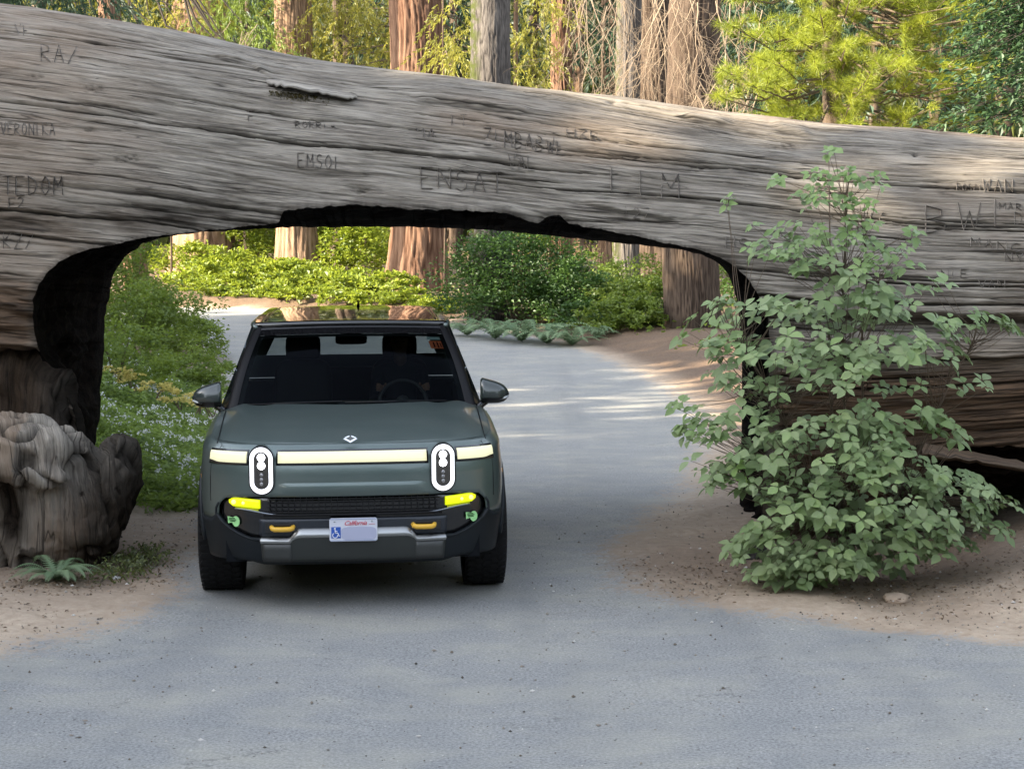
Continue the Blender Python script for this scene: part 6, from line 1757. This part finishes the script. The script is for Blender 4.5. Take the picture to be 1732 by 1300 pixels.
ws_card('orange_patch_marks', .805, .820, .715, .780, M_CABIN, -.008); ws_card('orange_patch_marks', .842, .856, .705, .785, M_CABIN, -.008); ws_card('orange_patch_marks', .872, .882, .715, .775, M_CABIN, -.008)
# ------------------------------------------------------------ the driver, seated behind the wheel
def skin_body(name, verts, edges, rad, mat, parent, root=0, sub=2):
    me = bpy.data.meshes.new(name); me.from_pydata(verts, edges, [])
    o = bpy.data.objects.new(name, me); COL.objects.link(o)
    sk = o.modifiers.new('skin', 'SKIN'); sk.use_smooth_shade = True
    for i, r_ in enumerate(rad):
        me.skin_vertices[0].data[i].radius = (r_, r_ * .92) if not isinstance(r_, tuple) else r_
        me.skin_vertices[0].data[i].use_root = (i == root)
    o.modifiers.new('sub', 'SUBSURF').levels = sub; o.modifiers['sub'].render_levels = sub
    m2 = bpy.data.meshes.new_from_object(o.evaluated_get(bpy.context.evaluated_depsgraph_get()))
    bpy.data.objects.remove(o); m2.name = name
    m2.materials.clear(); o = link(name, m2, mat, parent); return o
DRV = empty('person', tuple(CAR.matrix_basis @ Vector((.40, 2.72, .93))), CAR.rotation_euler)
tag(DRV, 'driver in a dark top sitting behind the steering wheel, hands on the wheel', 'person')
M_SKIN = simple('skin', (.32, .18, .12), .5)
M_SHIRT = simple('dark_shirt', (.02, .024, .032), .85, noise=.3, nscale=20)
# local frame: y away from the camera, x right in the picture; hips at 0
bv = [(0, .05, .0), (0, .10, .20), (0, .13, .40), (0, .12, .53), (0, .09, .60),               # pelvis..neck base
      (.17, .11, .50), (.22, -.08, .28), (.17, -.36, .32), (.155, -.50, .38),                   # right arm
      (-.17, .11, .50), (-.22, -.08, .28), (-.17, -.36, .32), (-.155, -.50, .38),
      (.10, -.05, -.02), (.13, -.42, .04), (.13, -.55, -.32), (-.10, -.05, -.02), (-.13, -.42, .04), (-.13, -.55, -.32)]
be = [(0,1),(1,2),(2,3),(3,4),(3,5),(5,6),(6,7),(7,8),(3,9),(9,10),(10,11),(11,12),(0,13),(13,14),(14,15),(0,16),(16,17),(17,18)]
br = [.15,.14,.15,.12,.055,.07,.05,.038,.03,.07,.05,.038,.03,.09,.07,.05,.09,.07,.05]
body_ = skin_body('clothed_body', bv, be, br, M_SHIRT, DRV)
def head():
    n1, n2 = 40, 32; V = []
    for i in range(n1 + 1):
        a = -math.pi/2 + math.pi * i / n1
        for j in range(n2):
            b = 2 * math.pi * j / n2
            x = .076 * math.cos(a) * math.cos(b); y = .095 * math.cos(a) * math.sin(b); z = .118 * math.sin(a)
            if z < 0: x *= 1 + z * 2.2; y *= 1 + z * .8
            f = math.exp(-(x / .012) ** 2) * (y < 0)
            y -= .022 * f * math.exp(-((z + .012) / .02) ** 2)                 # nose
            y += .010 * math.exp(-((abs(x) - .03) / .014) ** 2) * math.exp(-((z - .012) / .014) ** 2) * (y < 0)   # eye sockets
            y -= .006 * math.exp(-(x / .025) ** 2) * math.exp(-((z + .052) / .008) ** 2) * (y < 0)               # lips
            V.append((x, y + .07, z + .74))
    return V, [tuple(f) for f in grid_faces(n1 + 1, n2, True)]
V, Fc = head()
hd = mesh_np('head', np.array(V), Fc, M_SKIN, DRV)
mb = MB(); mb.tube([(0, .10, .56), (0, .085, .66)], [.055, .05], 10); mb.build('neck', M_SKIN, hd, True)
for s in (-1, 1):
    mb = MB(); mb.grid([[(s * (.074 + .012 * math.sin(q)), .075 + .014 * math.cos(a) * math.cos(q), .735 + .028 * math.sin(a) * math.cos(q)) for a in np.linspace(0, 2 * math.pi, 9)] for q in (0, .8, 1.5)]); mb.build('ear', M_SKIN, hd, True)
    mb = MB(); mb.tube([(s * .03, -.018, .752), (s * .03, -.013, .752)], .008, 8); mb.build('eye', simple('eye_dark', (.03, .02, .015), .2) if 'eye_dark' not in bpy.data.materials else bpy.data.materials['eye_dark'], hd, True)
hv = [p for p in V]; 
mb = MB(); P = []
for i in range(12):
    a = math.radians(8) + math.radians(82) * i / 11; P.append([(.083 * math.cos(a) * math.cos(b), .075 + .103 * math.cos(a) * math.sin(b), .742 + .126 * math.sin(a) + (.03 if math.sin(b) < -.3 and a < .6 else 0)) for b in np.linspace(0, 2 * math.pi, 25)])
mb.grid(P); mb.build('hair', simple('dark_hair', (.02, .015, .012), .7), DRV, True)
for s in (-1, 1):
    x0 = s * .155
    hvv = [(x0, -.50, .38), (x0 + s * .010, -.545, .405), (x0 + s * .022, -.575, .425)]
    vv = list(hvv); ee = [(0, 1), (1, 2)]; rr_ = [.026, .033, .026]
    for k, (dx, L) in enumerate(((-.024, .9), (-.008, 1.0), (.008, .95), (.023, .78))):
        b = len(vv); bx = x0 + s * .024
        vv += [(bx + s * .006, -.595, .425 + dx), (bx + s * .030 * L, -.640, .430 + dx), (bx - s * .005, -.655, .428 + dx)]
        ee += [(2, b), (b, b + 1), (b + 1, b + 2)]; rr_ += [.009, .0085, .0075]
    b = len(vv); vv += [(x0 - s * .018, -.56, .435), (x0 - s * .020, -.605, .455)]; ee += [(1, b), (b, b + 1)]; rr_ += [.011, .009]
    skin_body('hand', vv, ee, rr_, M_SKIN, DRV, sub=1)
# ------------------------------------------------------------ the shrub in front of the log, right of the tunnel
def big_leaf(L, Wd, fold, curl):
    """pointed oval leaf, along +x, 8 triangles"""
    st = [(0, 0), (.18, .62), (.42, 1.0), (.70, .72), (1.0, 0)]
    V = [(0, 0, 0)]; Fc = []
    mids = [(t * L, 0, -curl * L * t * t) for t, w in st]
    V = [mids[0]]
    for i in range(1, 4):
        t, w = st[i]; h = w * Wd / 2
        V += [(t * L, h, mids[i][2] + fold * h), mids[i], (t * L, -h, mids[i][2] + fold * h)]
    V.append(mids[4])
    Fc = [(0, 2, 1), (0, 3, 2), (1, 2, 5, 4), (2, 3, 6, 5), (4, 5, 8, 7), (5, 6, 9, 8), (7, 8, 10), (8, 9, 10)]
    return V, Fc
def dogwood_leaf_mat():
    m, nt, out = new_mat('shrub_leaf'); N = NT(nt)
    oi = N.n('ShaderNodeObjectInfo').outputs['Random']; t = N.attr('tint')
    tt = N.math('MULTIPLY', N.math('ADD', t, 0), 1.0)
    c = N.mix(tt, (.11, .175, .065), (.28, .36, .18))
    yel = N.attr('yellow'); c = N.mix(yel, c, (.20, .32, .08))
    tc = N.n('ShaderNodeTexCoord').outputs['Object']
    c = N.mix(N.math('MULTIPLY', oi, .30), c, (.34, .36, .20))
    dust = N.ramp(N.noise(tc, 5, 4), [(.45, 0.0), (.75, .35)])
    c = N.mix(dust, c, (.26, .265, .20))
    p = N.n('ShaderNodeBsdfPrincipled'); N.l(c, p.inputs['Base Color']); p.inputs['Roughness'].default_value = .45; p.inputs['Specular IOR Level'].default_value = .3
    tr = N.n('ShaderNodeBsdfTranslucent'); N.l(N.mix(.5, c, (.25, .42, .08)), tr.inputs['Color'])
    mx = N.n('ShaderNodeMixShader'); mx.inputs[0].default_value = .25; N.l(p.outputs[0], mx.inputs[1]); N.l(tr.outputs[0], mx.inputs[2]); N.l(mx.outputs[0], out.inputs['Surface'])
    return m
def front_shrub():
    rr = random.Random(77)
    base = Vector((W(1440, 940, 12.95)[0], 12.95, g1(W(1440, 940, 12.95)[0], 12.95)))
    root = empty('dogwood_shrub', base); tag(root, 'tall leafy green shrub with broad oval leaves standing before the log right of the tunnel', 'shrub')
    M = dogwood_leaf_mat()
    stems = []; mb = []
    def stem(pts, r0, r1):
        p = [Vector(W(*q)) - base for q in pts]; stems.append(p)
        m = MB(); m.tube(p, [r0 + (r1 - r0) * i / (len(p) - 1) for i in range(len(p))], 6); m.build('stem', M_STEM, root, True)
    stem([(1440, 945, 13.0), (1412, 800, 13.05), (1402, 600, 13.1), (1404, 430, 13.1), (1402, 270, 13.05)], .016, .003)
    stem([(1445, 945, 13.0), (1432, 780, 12.95), (1424, 560, 12.9), (1428, 440, 12.9), (1432, 300, 12.9)], .013, .003)
    stem([(1455, 945, 13.0), (1460, 760, 13.05), (1458, 560, 13.0), (1466, 470, 13.0), (1462, 345, 13.0)], .013, .003)
    stem([(1425, 945, 13.0), (1360, 780, 12.8), (1290, 640, 12.7), (1235, 560, 12.6)], .012, .004)
    stem([(1465, 945, 13.0), (1540, 800, 12.9), (1610, 640, 12.9), (1660, 560, 12.9)], .011, .004)
    # clusters: (cx, cy, half width, half height, number of whorls, depth spread, yellowness)
    T = [(1400, 256, 18, 5, 2, .05, .6), (1425, 292, 22, 8, 4, .08, .6), (1368, 292, 26, 10, 3, .08, .6), (1325, 303, 18, 5, 2, .05, .5), (1232, 340, 18, 8, 3, .05, .6), (1340, 330, 12, 6, 1, .05, .5),
         (1405, 322, 45, 20, 9, .12, .7), (1470, 305, 30, 12, 5, .1, .5), (1455, 345, 40, 16, 8, .12, .8), (1370, 330, 22, 22, 4, .1, .2), (1260, 378, 22, 6, 2, .05, .3),
         (1350, 385, 45, 14, 6, .14, .4), (1440, 382, 40, 16, 6, .15, .6), (1330, 420, 65, 22, 15, .25, .3), (1430, 412, 60, 25, 15, .25, .4), (1300, 435, 40, 14, 7, .2, .3), (1510, 415, 55, 22, 9, .25, .3), (1560, 395, 25, 14, 4, .15, .3), (1500, 450, 50, 16, 10, .2, .7), (1380, 445, 60, 14, 9, .2, .2),
         (1440, 490, 60, 22, 13, .3, .1), (1520, 500, 60, 20, 9, .25, .1), (1590, 485, 24, 14, 4, .15, .3), (1300, 525, 70, 22, 16, .35, .05), (1390, 540, 70, 25, 15, .3, .05), (1500, 535, 60, 24, 12, .3, .05),
         (1215, 510, 32, 12, 5, .2, .1), (1190, 560, 50, 28, 12, .3, .25), (1230, 590, 50, 24, 12, .3, .3), (1330, 590, 75, 26, 20, .4, .1), (1420, 610, 75, 24, 18, .4, .1), (1500, 590, 60, 22, 14, .35, .1), (1590, 560, 60, 26, 15, .3, .2), (1660, 545, 50, 16, 10, .2, .3), (1700, 550, 25, 10, 4, .1, .3), (1600, 605, 45, 18, 9, .3, .1), (1640, 650, 35, 12, 4, .2, .0),
         (1210, 640, 36, 20, 7, .3, .1), (1300, 655, 60, 22, 11, .4, .1), (1420, 650, 60, 18, 9, .4, .05), (1520, 655, 40, 14, 5, .3, .05),
         (1160, 690, 26, 12, 5, .2, .4), (1195, 725, 45, 26, 13, .3, .35), (1260, 710, 50, 26, 13, .35, .1), (1300, 760, 70, 30, 20, .4, .05), (1390, 730, 70, 26, 18, .45, .02), (1460, 700, 50, 20, 11, .4, .05), (1540, 705, 55, 22, 12, .3, .35), (1605, 735, 30, 14, 5, .2, .4), (1585, 715, 30, 18, 5, .2, .6), (1480, 750, 70, 26, 18, .45, .1),
         (1205, 785, 40, 20, 8, .3, .1), (1240, 805, 30, 22, 8, .25, .8), (1330, 820, 75, 32, 24, .5, .02), (1430, 800, 75, 32, 26, .5, .02), (1530, 800, 75, 32, 24, .5, .02), (1600, 815, 50, 26, 13, .4, .02), (1650, 835, 55, 22, 12, .3, .02), (1700, 850, 30, 14, 5, .2, .02), (1205, 815, 26, 12, 4, .2, .0),
         (1350, 870, 70, 30, 22, .5, .02), (1440, 870, 80, 32, 28, .55, .05), (1550, 870, 80, 32, 26, .5, .02), (1630, 885, 55, 24, 13, .4, .0), (1680, 895, 35, 16, 6, .3, .0), (1290, 905, 40, 18, 10, .35, .15),
         (1260, 925, 35, 18, 10, .3, .15), (1330, 935, 60, 24, 18, .4, .02), (1420, 935, 75, 26, 22, .5, .02), (1520, 930, 70, 26, 20, .45, .0), (1600, 920, 55, 22, 12, .4, .0),
         (1300, 962, 50, 14, 11, .3, .05), (1390, 960, 60, 14, 12, .3, .02), (1460, 955, 60, 14, 11, .3, .02), (1350, 978, 60, 8, 6, .25, .0)]
    all_leaves = []
    twigs = MB()
    for (cx, cy, hw, hh, nw, dp, ye) in T:
        for w in range(int(nw * (.95 if cy < 470 else 1.05 if cy < 720 else 1.35) + .5)):
            while True:
                a, b = rr.uniform(-1, 1), rr.uniform(-1, 1)
                if a * a + b * b < 1: break
            px, py = cx + a * hw, cy + b * hh
            # rounded front: whorls nearer the edge of the shrub sit further back
            e = abs(px - 1430) / 300.0
            Y = 12.85 - .38 * max(0, 1 - e * e) * (1 if py > 560 else .5) + rr.uniform(-dp, dp) * 1.1
            c = Vector(W(px, py, Y)) - base
            # twig from the nearest stem point slightly lower
            best = min(((p - c).length + max(0, p.z - c.z) * 2, i, j) for i, st in enumerate(stems) for j, p in enumerate(st[1:]))
            st = stems[best[1]]; j = best[2] + 1; s = st[j].lerp(st[j-1], rr.uniform(0.05, .6))
            if (s - c).length < 1.2:
                m = (s + c) / 2 + Vector((0, 0, -.05 * rr.random())); twigs.tube([s, m, c], [.0035, .0024, .0014], 4, caps=False)
            out = Vector((c.x, c.y * .9 - .35, .1)).normalized()
            k = rr.choice((3, 4, 4, 5, 6)); a0 = rr.uniform(0, 6.28); lsz = rr.uniform(.65, 1.2) * (.090 if py > 440 else .074)
            axis = (Vector((0, 0, 1)) + out * .8 + Vector((rr.gauss(0, .22), rr.gauss(0, .22), 0))).normalized()
            ux = axis.cross(Vector((0, 1, .1))).normalized(); uy = axis.cross(ux)
            tint = rr.random() * .7
            for q in range(k):
                ang = a0 + 2 * math.pi * q / k + rr.uniform(-.3, .3)
                d = (ux * math.cos(ang) + uy * math.sin(ang)); d = (d + Vector((0, 0, -.05 + rr.gauss(0, .16))) + out * .15).normalized()
                sz = lsz * rr.uniform(.75, 1.25)
                nrm = (axis - d * axis.dot(d)).normalized(); nrm = (nrm + Vector((rr.gauss(0, .25), rr.gauss(0, .25) - .12, 0))); nrm = (nrm - d * nrm.dot(d)).normalized()
                all_leaves.append((c + d * .012, d, nrm, sz, min(1, max(0, tint + rr.random() * .35)), min(1, max(0, ye * rr.uniform(.3, 1.3)))))
    twigs.build('twig', M_STEM, root)['kind'] = 'stuff'
    # nearest / largest 300 leaves are objects of their own
    order = sorted(range(len(all_leaves)), key=lambda i: all_leaves[i][0].y - all_leaves[i][3] * 6)
    single = set(order[:300])
    var = []
    for k in range(10):
        V, Fc = big_leaf(1.0, rr.uniform(.58, .76), rr.uniform(.12, .45), rr.uniform(.05, .35))
        var.append((V, Fc))
    meshes = []
    for vi, (V, Fc) in enumerate(var):
        for ti in range(5):
            me = bpy.data.meshes.new('leaf'); me.from_pydata(V, [], Fc); me.materials.append(M)
            for nm, val in (('tint', ti / 4), ('yellow', .15 if ti < 3 else .5)):
                at = me.attributes.new(nm, 'FLOAT', 'FACE'); at.data.foreach_set('value', [val] * len(Fc))
            me.polygons.foreach_set('use_smooth', [True] * len(Fc)); meshes.append(me)
    SV, SF, ST_, SY = [], [], [], []
    for i, (c, d, n, sz, t, y) in enumerate(all_leaves):
        s = n.cross(d)
        M3 = Matrix(((d.x, s.x, n.x), (d.y, s.y, n.y), (d.z, s.z, n.z)))
        if i in single:
            ti = min(4, int(t * 5))
            if y > .45: ti = 3 + (t > .5)
            o = bpy.data.objects.new('leaf', meshes[(i % 10) * 5 + ti]); COL.objects.link(o); o.parent = root
            o.matrix_basis = Matrix.Translation(c) @ M3.to_4x4() @ Matrix.Scale(sz, 4)
        else:
            V, Fc = var[i % 10]; b = len(SV)
            A = np.array(V) * sz @ np.array(M3).T + np.array(c)
            SV += [tuple(p) for p in A]; SF += [tuple(b + q for q in f) for f in Fc]; ST_ += [t] * len(Fc); SY += [y] * len(Fc)
    o = mesh_np('foliage', np.array(SV), SF, M, root, True, fattr={'tint': ST_, 'yellow': SY}); o['kind'] = 'stuff'
front_shrub()

# fern at the foot of the root burl
fx = W(96, 968, 12.75)
f0 = fern('fern', 'pale green fern growing in the dirt at the foot of the root burl', fx[0], 12.75, 26, .36, M_FERN, nleaf=24, lw=.17, up=.75)
# small weeds and moss beside the burl
def weeds():
    cs = [(215, 905, 13.4), (200, 880, 13.6), (235, 880, 13.7), (180, 925, 13.1), (225, 930, 13.0), (255, 895, 13.6), (170, 945, 12.9), (245, 860, 14.0)]
    C = []
    for i, (px, py, Y) in enumerate(cs):
        X = (px - 866) / F * Y; m = 130
        C.append(np.stack([X + rng.normal(size=m) * .09, Y + rng.normal(size=m) * .12, g1(X, Y) + rng.random(m) * .11], -1))
    C = np.concatenate(C); m = len(C); L = .038 * rng.uniform(.5, 1.4, m)
    tag(leaves('weeds', C, rdir(m), rdir(m) * .5 + np.array([0, -.3, 1]), L, L * .5, leaf_mat('weed_leaf', (.045, .06, .02), (.13, .15, .04), .2)), 'small dusty weeds by the root burl', None, None, 'stuff')
weeds()
# stones
def stone(name, label, px, py, Y, r, col, seed, mat=None, cat='stone', sq=(1, .8, .6)):
    X = (px - 866) / F * Y; bm = bmesh.new(); bmesh.ops.create_icosphere(bm, subdivisions=3, radius=1)
    co = np.array([v.co[:] for v in bm.verts])
    h = 1 + .28 * fbm(co[:, 0] * 1.3 + seed, co[:, 1] * 1.3, co[:, 2] * 1.3, 3)
    for v, hh in zip(bm.verts, h): v.co = Vector((v.co.x * sq[0], v.co.y * sq[1], v.co.z * sq[2])) * float(hh) * r
    me = bpy.data.meshes.new(name); bm.to_mesh(me); bm.free(); me.polygons.foreach_set('use_smooth', [seed % 2 == 0] * len(me.polygons))
    o = link(name, me, mat or simple('stone_' + str(seed), col, .85, noise=.3, nscale=14)); o.location = (X, Y, g1(X, Y) + r * .02); o.rotation_euler = (0, 0, seed)
    tag(o, label, cat); return o
stone('stone', 'buff half-buried stone in the bare soil below the leafy shrub', 1524, 995, 12.2, .11, (.36, .28, .21), 2, sq=(1, .8, .42))
stone('stone', 'small white stone on the dark soil right of the fern', 190, 948, 13.0, .035, (.62, .62, .62), 3)
stone('stone', 'little pale stone beside the weeds at the foot of the burl', 145, 915, 13.3, .03, (.42, .40, .38), 5)
stone('wood_chunk', 'black charred lump of wood at the foot of the tunnel right wall', 1277, 880, 13.85, .11, (.014, .012, .010), 7, cat='wood chunk', sq=(1, .9, .9))
stone('wood_chunk', 'larger burnt lump leaning on the tunnel right wall above the charred lump', 1282, 850, 13.95, .12, (.02, .016, .013), 8, cat='wood chunk', sq=(.7, .9, 1.3))
stone('clod', 'brown clod of soil in the shade left of the leafy shrub', 1218, 968, 12.75, .03, (.10, .07, .05), 4, cat='clod')
stone('bark_chip', 'dark bark chip lying on the dirt below the fern', 163, 1040, 11.75, .03, (.06, .045, .035), 6, cat='bark chip', sq=(1.2, .6, .4))
# litter: pebbles, chips, twigs
def litter():
    n = 9000
    X = rng.uniform(-4.2, 4.6, n); Y = 7.9 + 9 * rng.random(n) ** 1.3
    sd = np.minimum(X - xl(Y), xr(Y) - X)
    keep = (sd < .0) | (rng.random(n) < .16) | ((sd < .8) & (rng.random(n) < .4)); X, Y, sd = X[keep], Y[keep], sd[keep]; n = len(X)
    s = .004 + .010 * rng.random(n) ** 4
    z = gh(X, Y) + .004 + .02 * (sd < 0)
    base = np.array([(1,0,0),(-1,0,0),(0,1,0),(0,-1,0),(0,0,.7),(0,0,-.5)], float)
    V = base[None] * s[:, None, None] * rng.uniform(.6, 1.4, (n, 1, 3)) * rng.uniform(.75, 1.25, (n, 6, 1)) + np.stack([X, Y, z], -1)[:, None]
    f = np.array([(0,2,4),(2,1,4),(1,3,4),(3,0,4),(2,0,5),(1,2,5),(3,1,5),(0,3,5)])
    Fc = (np.arange(n)[:, None, None] * 6 + f[None]).reshape(-1, 3)
    m, nt, out = new_mat('pebble'); N = NT(nt); p = N.n('ShaderNodeBsdfPrincipled'); p.inputs['Roughness'].default_value = .9
    N.l(N.ramp(N.attr('tint'), [(0.0, (.05, .045, .04)), (.45, (.16, .13, .10)), (.8, (.30, .27, .23)), (1.0, (.6, .58, .55))]), p.inputs['Base Color']); N.l(p.outputs[0], out.inputs['Surface'])
    o = mesh_np('gravel', V.reshape(-1, 3), Fc, m, None, False, fattr={'tint': np.repeat(rng.random(n), 8)}); tag(o, 'loose pebbles and grit on the soil and asphalt', None, None, 'stuff')
    # dry leaves and chips under the shrub and at the burl
    n = 2200; C = []
    for (cx, cy, sx, sy, k) in ((1.9, 13.0, .9, .5, 900), (-3.1, 13.3, .5, .6, 450), (2.6, 12.4, .9, .25, 350), (3.0, 17, 1.0, 3, 300), (-3.6, 20, .3, 4, 300), (3.2, 12.6, 1.0, .8, 1100), (-3.6, 12.3, .6, .7, 900)):
        C.append(np.stack([rng.normal(cx, sx, k), rng.normal(cy, sy, k)], -1))
    C = np.concatenate(C); m_ = len(C); z = gh(C[:, 0], C[:, 1]) + .028
    ok = np.minimum(C[:, 0] - xl(C[:, 1]), xr(C[:, 1]) - C[:, 0]) < .05
    C = C[ok]; z = z[ok]; m_ = len(C)
    L = .028 * rng.uniform(.4, 1.5, m_)
    o = leaves('leaf_litter', np.column_stack([C, z]), rdir(m_) * np.array([1, 1, .25]), rdir(m_) * .5 + np.array([0, 0, 1]), L, L * .5, leaf_mat('dry_leaf', (.06, .04, .025), (.33, .24, .16), .1))
    tag(o, 'dry leaves, bark bits and chips scattered over the soil', None, None, 'stuff')
litter()
